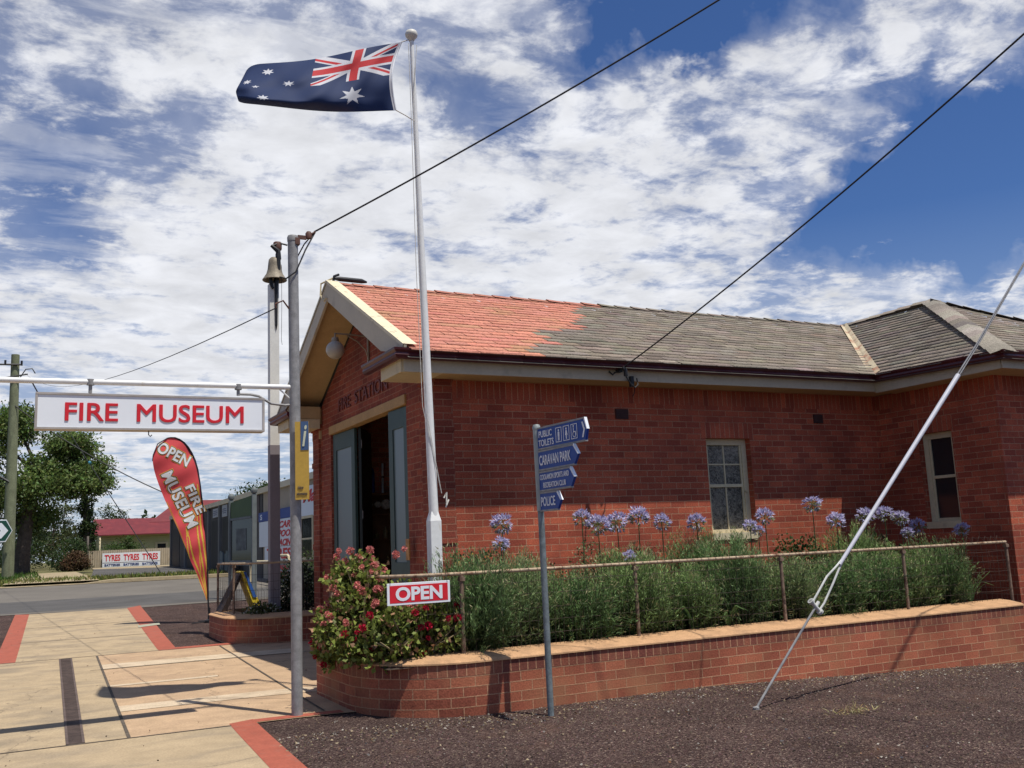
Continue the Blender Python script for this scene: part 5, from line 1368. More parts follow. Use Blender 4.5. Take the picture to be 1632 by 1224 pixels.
for (a, b, z0, z1, s) in ((57.5, 59.5, 2.0, 2.36, 'TYRES'), (49.6, 51.0, 1.86, 2.3, 'TUNE'), (47.25, 48.5, 1.8, 2.36, 'BRAKES')):
    d = thing('shop_sign', {'TYRES': 'small white sign high on the dark wall nearest the feather flag', 'TUNE': 'small white sign high on the dark wall, middle of three', 'BRAKES': 'small white sign high on the dark wall beside the green board'}[s], 'sign', (XS_ - .03, (a + b) / 2, (z0 + z1) / 2), group='small white signs on the dark workshop wall')
    mb = MB(); mb.box(-.04, 0, -(b - a) / 2, (b - a) / 2, -(z1 - z0) / 2, (z1 - z0) / 2); mb.build('panel', mat('dull_white', (.42, .43, .44), .6, n1=(4, .08)), d)
    mb = MB()
    for q, (zz, ww) in enumerate(((.09, .7), (0, .8), (-.09, .6))): mb.box(-.046, -.041, -(b - a) * ww / 2, (b - a) * ww / 2, zz - .02, zz + .02)
    mb.build('faded_lines', mat('faded_print', (.12, .13, .2), .7, n1=(40, .6)), d)
# notices and big signs on the near half
def wsign(name, label, y0, y1, z0, z1, m, rows, th=.05):
    d = thing(name, label, 'sign', (XS_ - .02, (y0 + y1) / 2, (z0 + z1) / 2))
    mb = MB(); mb.box(-th, 0, -(y1 - y0) / 2, (y1 - y0) / 2, -(z1 - z0) / 2, (z1 - z0) / 2); mb.build('panel', m, d)
    for (b, yc, zc, w, h, mm, sh) in rows:
        text(b, (-th - .006, (yc - (y0 + y1) / 2), zc - (z0 + z1) / 2), (0, -1, 0), (0, 0, 1), w, h, mm, d, bold=.03, shear=sh, depth=.004)
    return d
wsign('shop_sign', 'white workshop sign with red script lettering beside the brick pier', 29.4, 33.9, 1.17, 2.20, SIGNW, [('Mark', 31.9, 1.86, 2.9, .42, RED, .3)])
d = bpy.context.scene.collection.objects['shop_sign'] if False else None
mb = MB(); mb.lathe([(0, 0), (.17, 0), (.17, .01), (0, .01)], 0, 0, 20, M=Matrix.Translation((XS_ - .074, 31.55, 1.42)) @ Matrix.Rotation(-math.pi / 2, 4, 'Y')); o = mb.build('red_dot', RED)
last = [o2 for o2 in COL.objects if o2.name.startswith('shop_sign')][-1]
o.parent = last; o.location = -last.location
wsign('shop_sign', 'narrow blue sign strip above the red lettered workshop sign', 34.6, 40.4, 1.25, 1.62, BLUE, [('S', 39.9, 1.43, .35, .22, LETW, 0), ('O', 37.0, 1.43, .35, .2, LETW, 0)])
wsign('shop_sign', 'white workshop sign with slanted red words above the row reading RES', 34.4, 40.3, .24, 1.235, SIGNW, [('CAR', 36.0, 1.03, 1.7, .25, RED, .3), ('POOL', 35.9, .70, 2.2, .25, RED, .3), ('RACING', 35.9, .37, 2.7, .25, RED, .3)])
wsign('shop_sign', 'white sign with big red letters RES behind the grey post', 34.4, 39.3, -.30, .225, SIGNW, [('TYRES', 36.9, -.04, 3.9, .40, RED, 0)])
wsign('shop_sign', 'low sign with red capital letters behind the wheel', 34.8, 38.2, -1.05, -.45, mat('dull_pink', (.4, .36, .37), .6, n1=(5, .2)), [('TREAD', 36.5, -.82, 2.2, .25, RED, 0), ('RETREAD', 36.5, -.55, 2.4, .16, RED, 0)])
wsign('shop_sign', 'small pale blue notice between the green board and bell post', 41.4, 43.1, .5, 1.2, mat('pale_blue', (.35, .42, .5), .6, n1=(7, .25)), [])
mb = MB(); mb.box(XS_ - .03, XS_, 40.5, 43.3, 1.25, 2.38); W(mb, 'upper_panel', mat('brown_panel', (.10, .075, .07), .7, n1=(4, .25)))
wt = thing('window', None, None); wt.parent = ws; wt.location = Vector((XS_ - .03, 32.95, .45)) - A
mb = MB()
for (y0, y1, z0, z1) in ((-.85, -.72, -.75, .75), (.72, .85, -.75, .75), (-.72, .72, .66, .75), (-.72, .72, -.75, -.66), (-.72, .72, -.06, .0)): mb.box(-.05, .0, y0, y1, z0, z1)
mb.build('frame', CREAM, wt); mb = MB(); mb.box(-.012, 0, -.72, .72, -.66, .66); mb.build('glass', DARKG, wt)
mb = MB()
for k in range(7): mb.box(-.03, -.022, -.62 + k * .2, -.60 + k * .2, .0, .66)
mb.build('bars', BLACKM, wt)
t = thing('barrier_rail', 'white tubular rail standing along the workshop front', 'rail', (XS_ - 1.0, 34, -1.1))
mb = MB(); mb.tube([(0, -4, .78), (0, -2.2, .80), (0, 4.5, .80)], .045, 8); mb.tube([(-.0, -2.4, .8), (0, -2.35, .95), (0, -2.2, 1.0), (0, -.3, 1.0), (0, -.15, .95), (0, -.1, .8)], .04, 8)
for y in (-3.5, 0, 3.5): mb.tube([(0, y, -.1), (0, y, .8)], .045, 8)
mb.build('tube', CREAM, t)
# drums of blue-grey sheets against the dark wall
t = thing('sheet_stack', 'row of upright blue grey metal sheets against the dark wall', 'sheet metal', (8.4, 45.4, G(8.4, 45.4)))
for k in range(6):
    mb = MB(); mb.box(0, .05, 0, .5, 0, .95 + .06 * (k % 3)); o = mb.build('sheet', mat('sheet_blue', (.10, .14, .17), .5, .3, n1=(6, .25)), t); o.location = (.06 * (k % 2), -1.6 + k * .62, 0)

# ------------------------------------------------------------------ fence with tyre sign, red-roofed house
t = thing('corrugated_fence', 'low cream corrugated fence behind the tyres sign', 'fence', (7, 73.4, -.62))
mb = MB()
n = 74
for k in range(n):
    x0 = -2.6 + k * (5.2 / n); x1 = x0 + 5.2 / n; ya = .02 * (k % 2); yb = .02 * ((k + 1) % 2); s = -.31 / 1
    mb.face([(x0, ya - (x0) * .31, -.1), (x1, yb - x1 * .31, -.1), (x1, yb - x1 * .31, 1.28), (x0, ya - x0 * .31, 1.28)])
mb.build('sheeting', mat('fence_cream', (.42, .35, .25), .7, n1=(3, .08), dirt=((.28, .2, .13), 2, .55, .8, .6)), t)
mb = MB(); mb.tube([(-2.68, .83, -.1), (-2.68, .83, 2.3)], .07, 8); mb.build('end_post', mat('old_timber', (.12, .10, .085), .9, n1=(6, .3)), t)
d = thing('tyre_sign', 'long white sign repeating TYRES in red over BATTERIES', 'sign', (7.09, 73.26, -.03), rotz=math.atan2(-.31, 1))
mb = MB(); mb.box(-1.92, 1.92, -.03, 0, -.49, .48); mb.build('panel', SIGNW, d, bevel=.004)
mb = MB(); mb.box(-1.9, 1.9, -.036, -.032, -.19, -.165); mb.build('rule', BLACKT, d)
for k in range(3):
    x = -1.25 + k * 1.25
    text('TYRES', (x, -.036, .15), (1, 0, 0), (0, 0, 1), 1.04, .44, RED, d, bold=.03); text('BATTERIES', (x, -.036, -.335), (1, 0, 0), (0, 0, 1), 1.02, .17, NAVYT, d, bold=.03)
hs = thing('weatherboard_house', 'pale yellow weatherboard house with a red metal roof', 'house', (9, 84, -.5))
mb = MB()
for k in range(16): mb.box(-3.2, 3.6, -.0 - .0, .06 + .0, k * .17, k * .17 + .165)
for k in range(16): mb.box(-3.2, 3.6, -.03, .0, k * .17, k * .17 + .03)
mb.box(-3.2, 7.5, .06, 5, 0, 2.68)
mb.build('wall', mat('weatherboard', (.52, .49, .27), .7, n1=(2, .06), n2=(20, .06)), hs)
mb = MB(); REDR = mat('red_iron', (.15, .022, .027), .65, n1=(2, .1), dirt=((.2, .03, .03), 2, .5, .7, .5))
mb.prism([(-3.9, -1.1, 2.45), (4.2, -1.1, 2.45), (4.2, 2.2, 3.80), (-3.6, 2.2, 3.80)], (0, 0, -.08))
mb.prism([(-3.6, 2.2, 3.80), (4.2, 2.2, 3.80), (4.2, 5.4, 2.5), (-3.6, 5.4, 2.5)], (0, 0, -.08))
mb.prism([(.6, 1.2, 3.42), (7.8, 1.2, 3.42), (7.8, 4, 5.3), (3.2, 4, 5.3)], (0, 0, -.08)); mb.build('roof', REDR, hs)
mb = MB(); mb.box(3.9, 4.3, 3.8, 4.2, 4.9, 5.7); mb.build('chimney', BRICK, hs)
for x in (-3.3,): mb = MB(); mb.tube([(x, -1.0, 0), (x, -1.0, 2.4)], .06, 8); mb.build('verandah_post', CREAM, hs)
wd = MB(); wd.box(.9, 1.9, -.09, -.035, .95, 1.75); o = wd.build('window', CREAM, hs); wd = MB(); wd.box(1.08, 1.72, -.10, -.091, 1.05, 1.62); wd.build('pane', DARKG, o)

# ------------------------------------------------------------------ power pole and street sign
t = thing('power_pole', 'green grey timber power pole at the left edge', 'power pole', (-.42, 55.4, G(-.42, 55.4)))
mb = MB(); mb.tube([(0, 0, -.1), (-.02, 0, 6), (-.05, 0, 11.5)], [.29, .26, .20], 14); mb.build('pole', mat('green_timber', (.17, .185, .11), .9, n1=(3, .15), n2=(20, .2), dirt=((.10, .10, .06), 3, .5, .75, .7), streak=(3, 3, .5)), t)
mb = MB(); mb.tube([(-1.3, -.25, 10.9), (.3, -.25, 10.95)], .05, 6); mb.tube([(-.6, -.3, 10.2), (.55, -.3, 10.45)], .04, 6)
for x in (-1.1, -.5, .25): mb.tube([(x, -.25, 10.9), (x, -.25, 11.15)], .06, 6)
mb.tube([(.2, -.3, 10.25), (.45, -.3, 10.7), (.75, -.3, 10.75), (.9, -.3, 10.5)], .03, 6); mb.build('crossarm', BLACKM, t)
mb = MB(); mb.tube([(-2.4, 0, 7.0), (-.9, -.1, 5.4), (-.1, -.2, 4.9)], .07, 6); mb.build('brace', BLACKM, t)
t = thing('chevron_sign', 'green bordered white chevron road sign on the left edge', 'road sign', (-.75, 54.7, 0))
mb = MB(); pl = [(-.9, .55), (.18, .55), (.47, 0), (.18, -.55), (-.9, -.55)]
mb.prism([(x, 0, z + 1.65) for x, z in pl], (0, .03, 0)); mb.build('border', LETW, t)
mb = MB(); mb.prism([(x * .93, -.004, z * .90 + 1.65) for x, z in pl], (0, -.004, 0)); mb.build('panel', mat('sign_green', (.01, .06, .04), .5, n1=(4, .1)), t)
mb = MB()
mb.prism([(x, -.012, z + 1.65) for x, z in ((-.35, .38), (-.02, .38), (.28, 0), (-.05, 0))], (0, -.006, 0)); mb.prism([(x, -.012, z + 1.65) for x, z in ((-.05, 0), (.28, 0), (-.02, -.38), (-.35, -.38))], (0, -.006, 0)); mb.build('chevron', LETW, t)
mb = MB(); mb.tube([(-.6, .06, -.9), (-.6, .06, 2.1)], .05, 8); mb.build('sign_pole', GALV, t)

# ------------------------------------------------------------------ trees and bushes
def tree(name, label, cat, loc, trunk, lobes, nleaf, lsize, col, group=None, seed=1, limb_r=.12, droop=.2, extra_trunk=None, cl=.55):
    """trunk: list of (x,y,z,r); lobes: list of (center, radius xyz, share)"""
    rr = random.Random(seed); t = thing(name, label, cat, loc, group=group)
    mb = MB(); mb.tube([p[:3] for p in trunk], [p[3] for p in trunk], 9)
    tops = [Vector(p[:3]) for p in trunk[len(trunk) // 2:]]
    parts = []
    tot = sum(l[2] for l in lobes)
    for (c, rad, sh) in lobes:
        c = Vector(c); rad = Vector(rad); n = int(nleaf * sh / tot); ncl = max(4, n // 55)
        # limb to the lobe
        st = min(tops, key=lambda p: (p - c).length + abs(p.z - c.z) * .3)
        mid = st.lerp(c, .5) + Vector((rr.uniform(-.3, .3), rr.uniform(-.3, .3), rr.uniform(-.1, .4))) * rad.length * .25
        mb.tube([st, st.lerp(mid, .5), mid, c], [limb_r, limb_r * .8, limb_r * .6, limb_r * .25], 6)
        for q in range(ncl):
            d = Vector((rr.gauss(0, 1), rr.gauss(0, 1), rr.gauss(0, 1))).normalized(); rad_f = rr.random() ** .35
            cc = c + Vector((d.x * rad.x, d.y * rad.y, d.z * rad.z)) * rad_f
            if q % 3 == 0: mb.tube([c.lerp(cc, .1), c.lerp(cc, .55) + Vector((0, 0, -.05)), cc], [limb_r * .28, limb_r * .18, limb_r * .07], 4, caps=False)
            k = n // ncl
            s = rad.length * .14 * cl / .55
            P_ = NR.normal(size=(k, 3)) * np.array([s, s, s * .55]) + np.array(cc)
            D = NR.normal(size=(k, 3)); D[:, 2] -= droop
            light = .75 + .5 * (cc.z - c.z) / (rad.z * 2) + rr.uniform(-.18, .18)
            parts.append(leaves(P_, D, NR.uniform(.7, 1.3, k) * lsize, NR.uniform(.45, .75, k) * lsize, tint(col, k, .22, .10) * max(light, .35)))
    V, Q, C = merge(parts)
    mb.build('trunk', BARK, t); mesh_np('crown', V, Q, C, LEAF, t)
    return t
GREEN = (.145, .205, .055); DGREEN = (.05, .085, .026)
tree('shade_tree', 'large spreading green shade tree behind the power pole', 'tree', (.2, 63, G(.2, 63)),
     [(0, 0, -.2, .48), (.05, 0, 1.5, .40), (.2, 0, 3.0, .36), (.4, 0, 4.6, .30), (.7, 0, 6.0, .2)],
     [((-2.4, 0, 7.8), (1.9, 2, 1.7), 1.1), ((-.6, 1, 8.9), (1.4, 2, 1.1), .8), ((2.4, .5, 7.6), (1.4, 1.8, .9), .9), ((3.5, 0, 6.0), (1.2, 1.6, .9), .7), ((2.9, -.5, 5.1), (1.6, 1.6, .6), .7),
      ((.8, -1, 5.0), (1.6, 1.6, 1.2), .8), ((-2.0, 0, 4.8), (2.0, 1.8, 1.4), 1.0), ((-3.6, 1, 3.2), (1.6, 1.6, 1.2), .6), ((.6, 1, 3.2), (1.3, 1.6, .9), .5), ((1.1, 0, 6.2), (1.2, 1.4, .9), .5)],
     46000, .19, GREEN, seed=5, limb_r=.14)
tree('ivy_tree', 'slim dark trunk wrapped in ivy left of the red-roofed house', 'tree', (4.6, 79, G(4.6, 79)),
     [(0, 0, -.2, .34), (.0, 0, 2, .3), (-.2, 0, 4.4, .24), (-.4, 0, 6, .14)],
     [((0, 0, 1.0), (.42, .42, 1.1), .8), ((-.05, 0, 2.9), (.45, .45, 1.2), .8), ((-.2, 0, 4.6), (.6, .5, .8), .5), ((.3, 0, 6.2), (1.5, 1.2, .7), .7), ((-1.4, 0, 6.6), (1.2, 1.2, .7), .5)],
     7000, .20, (.05, .075, .022), seed=9, limb_r=.1)
bl = [('wide dark bush low behind the power pole', (-4.5, 76), (2.6, 2, 2.2), DGREEN), ('tall dark green bush behind the shade tree trunk', (-.6, 84), (2.6, 2, 3.6), (.05, .085, .025)), ('olive green tall bush right of the shade tree trunk', (2.6, 90), (2.4, 2, 3.1), (.085, .10, .03)),
      ('dark bush at the foot of the ivy clad trunk', (3.3, 74), (1.3, 1.2, 1.1), DGREEN), ('rounded bush between ivy clad trunk and house', (6.6, 92), (2.3, 2, 2.6), (.06, .09, .03)), ('brown dry bush beside the crossing ramp', (3.4, 71), (.8, .7, .65), (.14, .085, .045)),
      ('glossy green shrub growing before the weatherboard wall', (7.0, 78), (1.35, 1.1, 1.15), (.075, .13, .03))]
for i, (lb, (x, y), rad, c) in enumerate(bl):
    z = G(x, y)
    tree('bush', lb, 'bush', (x, y, z), [(0, 0, -.1, .12), (0, 0, rad[2] * .6, .09), (0, 0, rad[2] * 1.2, .05)],
         [((0, 0, rad[2] * .9), rad, 1), ((rad[0] * .5, 0, rad[2] * .6), (rad[0] * .6, rad[1] * .6, rad[2] * .6), .5), ((-rad[0] * .5, 0, rad[2] * .55), (rad[0] * .6, rad[1] * .6, rad[2] * .55), .5), ((rad[0] * .2, 0, rad[2] * 1.5), (rad[0] * .55, rad[1] * .5, rad[2] * .45), .35)],
         5200, .17 if rad[0] > 1.5 else .12, c, group='bushes beyond the street', seed=20 + i, limb_r=.06)
tree('distant_tree', 'rounded dark treetop showing above the workshop roof', 'tree', (18.5, 82, G(18.5, 82)), [(0, 0, 0, .3), (0, 0, 3, .2), (0, 0, 4.5, .1)], [((0, 0, 5.0), (2.6, 2, 1.2), 1), ((1.4, 0, 4.6), (1.6, 1.6, 1.0), .5)], 4500, .22, DGREEN, seed=41)
# far tree line that reads as one mass
n = 16000
X = NR.uniform(-70, 60, n); Yt = NR.uniform(105, 125, n); H = (2.6 + 1.6 * np.sin(X * .23) + 1.0 * np.sin(X * .61 + 1) + .7 * np.sin(X * 1.7)) * 1.0
Zt = -.4 + np.clip(H, 1.2, None) * NR.random(n) ** .6
V, Q, C = leaves(np.stack([X, Yt, Zt], 1), NR.normal(size=(n, 3)), NR.uniform(.4, .8, n), .4, tint((.045, .065, .025), n, .3, .1))
tag(mesh_np('far_wood', V, Q, C, LEAF), 'far line of trees along the horizon', 'trees', kind='stuff')

# ------------------------------------------------------------------ plants in the long bed
def feathery(seed, nst, hgt, rad, base_col):
    """mound of thin plumes with needle leaves, origin at its foot"""
    rs = np.random.default_rng(seed); parts = []
    ang = rs.uniform(0, 2 * math.pi, nst); th = np.minimum(np.abs(rs.normal(size=nst)) * .62, 1.45)
    lump = 1 + .14 * np.sin(ang * 3 + seed) + .09 * np.sin(ang * 5 + th * 6 + seed)
    L = hgt * (.66 + .34 * np.cos(th)) * (1 - .30 * rs.random(nst) ** 2) * lump
    r0 = rs.uniform(0, .35, nst) * rad
    out = np.stack([np.cos(ang), np.sin(ang), np.zeros(nst)], 1); base = out * r0[:, None]
    m = 17
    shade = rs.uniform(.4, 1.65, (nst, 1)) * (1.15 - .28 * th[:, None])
    for k in range(m):
        f = .10 + .90 * (k + .5) / m
        P_ = base + out * (np.sin(th) * L * f * .95 * (1 - .2 * f))[:, None] + np.array([[0, 0, 1.0]]) * (np.cos(th) * L * f + .16 * L * f * f * np.sin(th) - .05 * f ** 3 * L)[:, None]
        P_ = P_ + rs.normal(size=(nst, 3)) * .010
        D = out * (np.sin(th) * .8)[:, None] + np.array([[0, 0, 1.0]]) * (np.cos(th) + .35)[:, None] + rs.normal(size=(nst, 3)) * .55
        col = np.array([base_col]) * (.22 + 1.05 * f ** 1.3) * shade  # darkens toward the foot: dim gaps and sunlit tops painted in
        if k == m - 1:
            tip = rs.random(nst) < .5; col = np.where(tip[:, None], np.array([[.40, .36, .19]]), col)
        parts.append(leaves(P_, D, rs.uniform(.045, .085, nst), rs.uniform(.007, .012, nst), col, .1))
        parts.append(leaves(P_ + rs.normal(size=(nst, 3)) * .018, D + rs.normal(size=(nst, 3)) * .5, rs.uniform(.035, .07, nst), rs.uniform(.006, .011, nst), col * .85, .1))
    return merge(parts)
fm = []
for sd, (nst, h, r, bc) in enumerate(((1000, 1.0, .58, (.145, .23, .085)), (920, .94, .62, (.18, .265, .09)), (1040, 1.02, .55, (.125, .21, .072)), (940, .97, .6, (.19, .26, .105)))):
    V, Q, C = feathery(100 + sd, nst, h, r, bc); o = mesh_np('foliage', V, Q, C, LEAF); fm.append(o.data); bpy.data.objects.remove(o)
FB = [(4.10, 9.14, .98, 'feathery green bush filling the gap right of the OPEN sign'), (4.62, 9.30, 1.0, 'feathery green bush directly behind the blue signpost pole'), (5.30, 9.22, .96, 'feathery green bush just left of the second fence post'), (6.15, 9.25, 1.0, 'feathery green bush right of the second fence post'),
      (6.85, 9.30, .93, 'feathery green bush midway between second and third fence posts'), (7.55, 9.22, .95, 'feathery green bush just left of the third fence post'), (8.30, 9.25, 1.0, 'feathery green bush behind the white guy wire sheath'), (9.05, 9.28, .92, 'feathery green bush in the middle right of the bed'),
      (9.75, 9.25, .95, 'feathery green bush by the fourth fence post'), (10.45, 9.30, .93, 'bright feathery bush, second from the right end of the bed'), (11.02, 9.25, .88, 'feathery bush spilling over the cap at the right end'),
      (5.0, 9.85, 1.03, 'feathery bush in the back row under the leftmost agapanthus'), (6.6, 9.95, 1.02, 'feathery bush in the back row under the agapanthus cluster'), (7.62, 9.95, .98, 'feathery bush in the back row left of the paned window'), (10.3, 10.0, 1.0, 'feathery bush in the back row near the inner wall corner')]
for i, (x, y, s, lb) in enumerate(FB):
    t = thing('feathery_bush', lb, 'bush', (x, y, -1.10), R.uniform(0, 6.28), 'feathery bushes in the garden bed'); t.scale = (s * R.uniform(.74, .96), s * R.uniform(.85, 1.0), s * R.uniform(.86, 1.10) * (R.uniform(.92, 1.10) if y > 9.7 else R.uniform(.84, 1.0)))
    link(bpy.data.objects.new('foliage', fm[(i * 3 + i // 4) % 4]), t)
def shrub(name, label, loc, rad, n, ls, col, col2=None, flowers=None, seed=1, lw=.7):
    t = thing(name, label, 'shrub', loc); rs = np.random.default_rng(seed)
    d = unit(rs.normal(size=(n, 3))); d[:, 2] = np.abs(d[:, 2]); f = rs.random(n) ** .33
    bump = 1 + .14 * np.sin(d[:, 0] * 7 + seed) * np.cos(d[:, 1] * 6 - seed) + .10 * np.sin(d[:, 2] * 9 + d[:, 0] * 4)
    P_ = d * f[:, None] * np.array(rad)[None] * bump[:, None]
    D = d * .8 + rs.normal(size=(n, 3)) * .7
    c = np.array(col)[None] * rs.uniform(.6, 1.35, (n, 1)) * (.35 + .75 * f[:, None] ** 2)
    if col2 is not None:
        k = (rs.random(n) < .3) & (f > .8); c[k] = np.array(col2) * rs.uniform(.7, 1.2, (k.sum(), 1))
    V, Q, C = leaves(P_, D, rs.uniform(.7, 1.3, n) * ls, rs.uniform(.8, 1.2, n) * ls * lw, c)
    mesh_np('foliage', V, Q, C, LEAF, t)
    mb = MB()
    for k in range(7): a = k * .9; mb.tube([(0, 0, -.02), (rad[0] * .35 * math.cos(a), rad[1] * .35 * math.sin(a), rad[2] * .5), (rad[0] * .6 * math.cos(a), rad[1] * .6 * math.sin(a), rad[2] * .75)], [.015, .01, .004], 5)
    mb.build('stem', BARK, t)
    return t
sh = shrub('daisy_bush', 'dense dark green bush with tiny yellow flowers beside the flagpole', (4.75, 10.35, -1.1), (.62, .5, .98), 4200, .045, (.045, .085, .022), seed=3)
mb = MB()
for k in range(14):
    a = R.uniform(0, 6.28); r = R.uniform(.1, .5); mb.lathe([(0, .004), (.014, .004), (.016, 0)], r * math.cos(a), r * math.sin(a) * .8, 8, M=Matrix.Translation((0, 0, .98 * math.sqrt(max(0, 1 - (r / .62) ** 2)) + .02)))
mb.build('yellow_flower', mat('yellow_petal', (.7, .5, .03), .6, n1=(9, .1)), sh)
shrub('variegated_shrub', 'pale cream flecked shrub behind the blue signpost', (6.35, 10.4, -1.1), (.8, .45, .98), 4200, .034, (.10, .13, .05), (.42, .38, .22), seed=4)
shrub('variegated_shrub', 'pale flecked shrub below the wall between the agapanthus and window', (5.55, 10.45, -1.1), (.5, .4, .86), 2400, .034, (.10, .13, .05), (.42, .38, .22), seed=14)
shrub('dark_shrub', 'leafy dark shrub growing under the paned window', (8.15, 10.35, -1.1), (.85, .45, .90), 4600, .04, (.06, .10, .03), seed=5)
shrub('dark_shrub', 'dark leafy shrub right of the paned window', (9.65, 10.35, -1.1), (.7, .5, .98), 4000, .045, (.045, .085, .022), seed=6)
shrub('dark_shrub', 'small leafy shrub against the inner wall corner', (11.2, 10.35, -1.1), (.7, .45, .9), 3000, .045, (.06, .09, .03), (.34, .2, .06), seed=7)
shrub('low_plant', 'low white flowered plant spilling over the small bed', (3.72, 16.9, -1.06), (.3, .3, .22), 900, .05, (.07, .10, .03), (.5, .5, .42), seed=8)
shrub('yard_shrub', 'thin green shrub beside the workshop window', (6.6, 24.6, G(6.6, 24.6)), (.5, .5, 1.25), 1200, .06, (.08, .12, .035), seed=9)
shrub('hedge', 'dark hedge behind the bell post and wheel', (4.62, 18.0, -1.1), (.5, .9, 1.0), 3200, .06, (.018, .03, .012), seed=10)
# strap-leaf clumps at the foot of the fence
def straps(n, L, rs):
    ang = rs.uniform(0, 6.28, n); parts = []
    o = np.stack([np.cos(ang), np.sin(ang), np.zeros(n)], 1); up = np.array([[0, 0, 1.0]])
    ll = L * rs.uniform(.6, 1.2, n)[:, None]
    pts = [o * ll * a + up * ll * b for a, b in ((.02, 0), (.18, .42), (.45, .66), (.85, .55))]
    side = np.cross(o, up); V = []; ws_ = (.012, .017, .015, .003)
    V = np.stack([p + side * w for p, w in zip(pts, ws_)] + [p - side * w for p, w in zip(pts, ws_)], 1)
    b = (np.arange(n) * 8)[:, None]
    Q = np.concatenate([np.concatenate([b + k, b + k + 1, b + k + 5, b + k + 4], 1) for k in range(3)])
    C = np.repeat(np.array([[.075, .13, .045]]) * rs.uniform(.6, 1.5, (n, 1)), 8, axis=0)
    return V.reshape(-1, 3), Q, C
# agapanthus: stalk, umbel of trumpet florets, strap leaves
def umbel(seed, n=64, r=.112):
    rs = np.random.default_rng(seed); d = unit(rs.normal(size=(n, 3)) + np.array([[0, 0, .35]])); parts = []
    rr = r * rs.uniform(.7, 1.1, n)[:, None]
    parts.append(leaves(np.zeros((n, 3)), d, rr[:, 0] * .75, .004, np.tile(np.array([[.16, .2, .06]]), (n, 1)), 0))
    for k in range(5):
        D = d + rs.normal(size=(n, 3)) * .38
        lil = np.array([[.52, .47, .72]]) * rs.uniform(.7, 1.3, (n, 1)); wht = np.array([[.62, .6, .78]])
        c = np.where((rs.random(n) < .5)[:, None], wht, lil)
        low = (d[:, 2] < -.1) & (rs.random(n) < .6); c[low] = np.array([.3, .32, .16])
        parts.append(leaves(d * rr * .62, D, rs.uniform(.035, .055, n), rs.uniform(.010, .016, n), c, .3))
    return merge(parts)
um = []
for k in range(4):
    V, Q, C = umbel(200 + k); o = mesh_np('umbel', V, Q, C, PETAL); um.append(o.data); bpy.data.objects.remove(o)
st_m = MB(); st_m.tube([(0, 0, -1), (.006, .004, -.5), (0, 0, 0)], [.009, .008, .006], 6); o = st_m.build('stalk', mat('stalk_green', (.07, .10, .03), .6, n1=(8, .2))); st_me = o.data; bpy.data.objects.remove(o)
lf = []
for k in range(2):
    V, Q, C = straps(11, .55, np.random.default_rng(300 + k)); o = mesh_np('leaf_clump', V, Q, C, LEAF); lf.append(o.data); bpy.data.objects.remove(o)
AG = [(4.87, 9.9, .21, 1.0, 'tall agapanthus standing alone, leftmost above the garden fence'), (4.80, 9.80, -.02, .75, 'small agapanthus just below the leftmost tall one'), (5.92, 9.9, .25, .95, 'agapanthus immediately right of the blue signpost'), (6.14, 9.9, .15, 1.12, 'second agapanthus right of the signpost, largest of the cluster'),
      (6.41, 9.9, .185, 1.0, 'middle agapanthus of the cluster right of the signpost'), (6.72, 9.9, .245, 1.05, 'tallest agapanthus of the cluster right of the signpost'), (7.06, 9.9, .165, .85, 'narrow agapanthus at the right end of the left cluster'), (7.59, 9.9, .14, .9, 'lone agapanthus just left of the paned window'),
      (6.35, 9.6, -.23, .7, 'low half hidden agapanthus behind the fence rail'), (8.40, 9.85, .075, .8, 'agapanthus in front of the paned window sill'), (8.70, 9.9, .185, 1.05, 'tall agapanthus at the right edge of the paned window'), (8.53, 9.85, .0, .7, 'small low agapanthus beneath the paned window'),
      (9.54, 9.9, .33, 1.0, 'tallest agapanthus of all, alone before the sunlit brick patch'), (9.95, 9.9, .10, 1.0, 'pale agapanthus right of the tallest one'), (10.45, 9.85, .15, .95, 'agapanthus partly behind the white guy wire sheath'), (10.82, 9.85, .16, 1.0, 'agapanthus just right of the guy wire sheath'),
      (11.10, 9.82, .10, 1.0, 'agapanthus in the dark corner, between two others'), (11.12, 9.75, -.11, .75, 'low agapanthus under the corner cluster'), (11.42, 9.82, -.03, 1.0, 'agapanthus below the plain wing window'), (11.62, 9.25, -.105, .85, 'violet agapanthus rightmost, above the fence end')]
for i, (x, y, z, s, lb) in enumerate(AG):
    t = thing('agapanthus', lb, 'agapanthus', (x, y, -1.10), R.uniform(0, 6.28), 'agapanthus flowers in the garden bed')
    h = z + 1.10
    o = link(bpy.data.objects.new('stalk', st_me), t); o.location = (0, 0, h); o.scale = (1, 1, h)
    o = link(bpy.data.objects.new('umbel', um[i % 4]), t); o.location = (0, 0, h); s *= 1.28 * R.uniform(.9, 1.1); o.scale = (s, s, s * R.uniform(.8, 1)); o.rotation_euler = (R.uniform(-.3, .3), R.uniform(-.25, .25), R.uniform(0, 6))
    o = link(bpy.data.objects.new('leaf_clump', lf[i % 2]), t)
SP = [(4.25, 'strap-leaved clump showing at the fence foot near the OPEN sign'), (5.65, 'strap-leaved clump at the foot of the second fence post'), (6.75, 'strap-leaved clump drooping on the cap, middle of the bed'), (7.25, 'strap-leaved clump left of the guy wire plate'), (9.0, 'strap-leaved clump right of the guy wire plate'), (9.6, 'strap-leaved clump near the fourth fence post')]
for i, (x, lb) in enumerate(SP):
    V, Q, C = straps(15, .36, np.random.default_rng(400 + i)); t = thing('strap_plant', lb, 'plant', (x, 9.0, -1.06), group='strap-leaved clumps along the fence'); mesh_np('leaves', V, Q, C, LEAF, t)

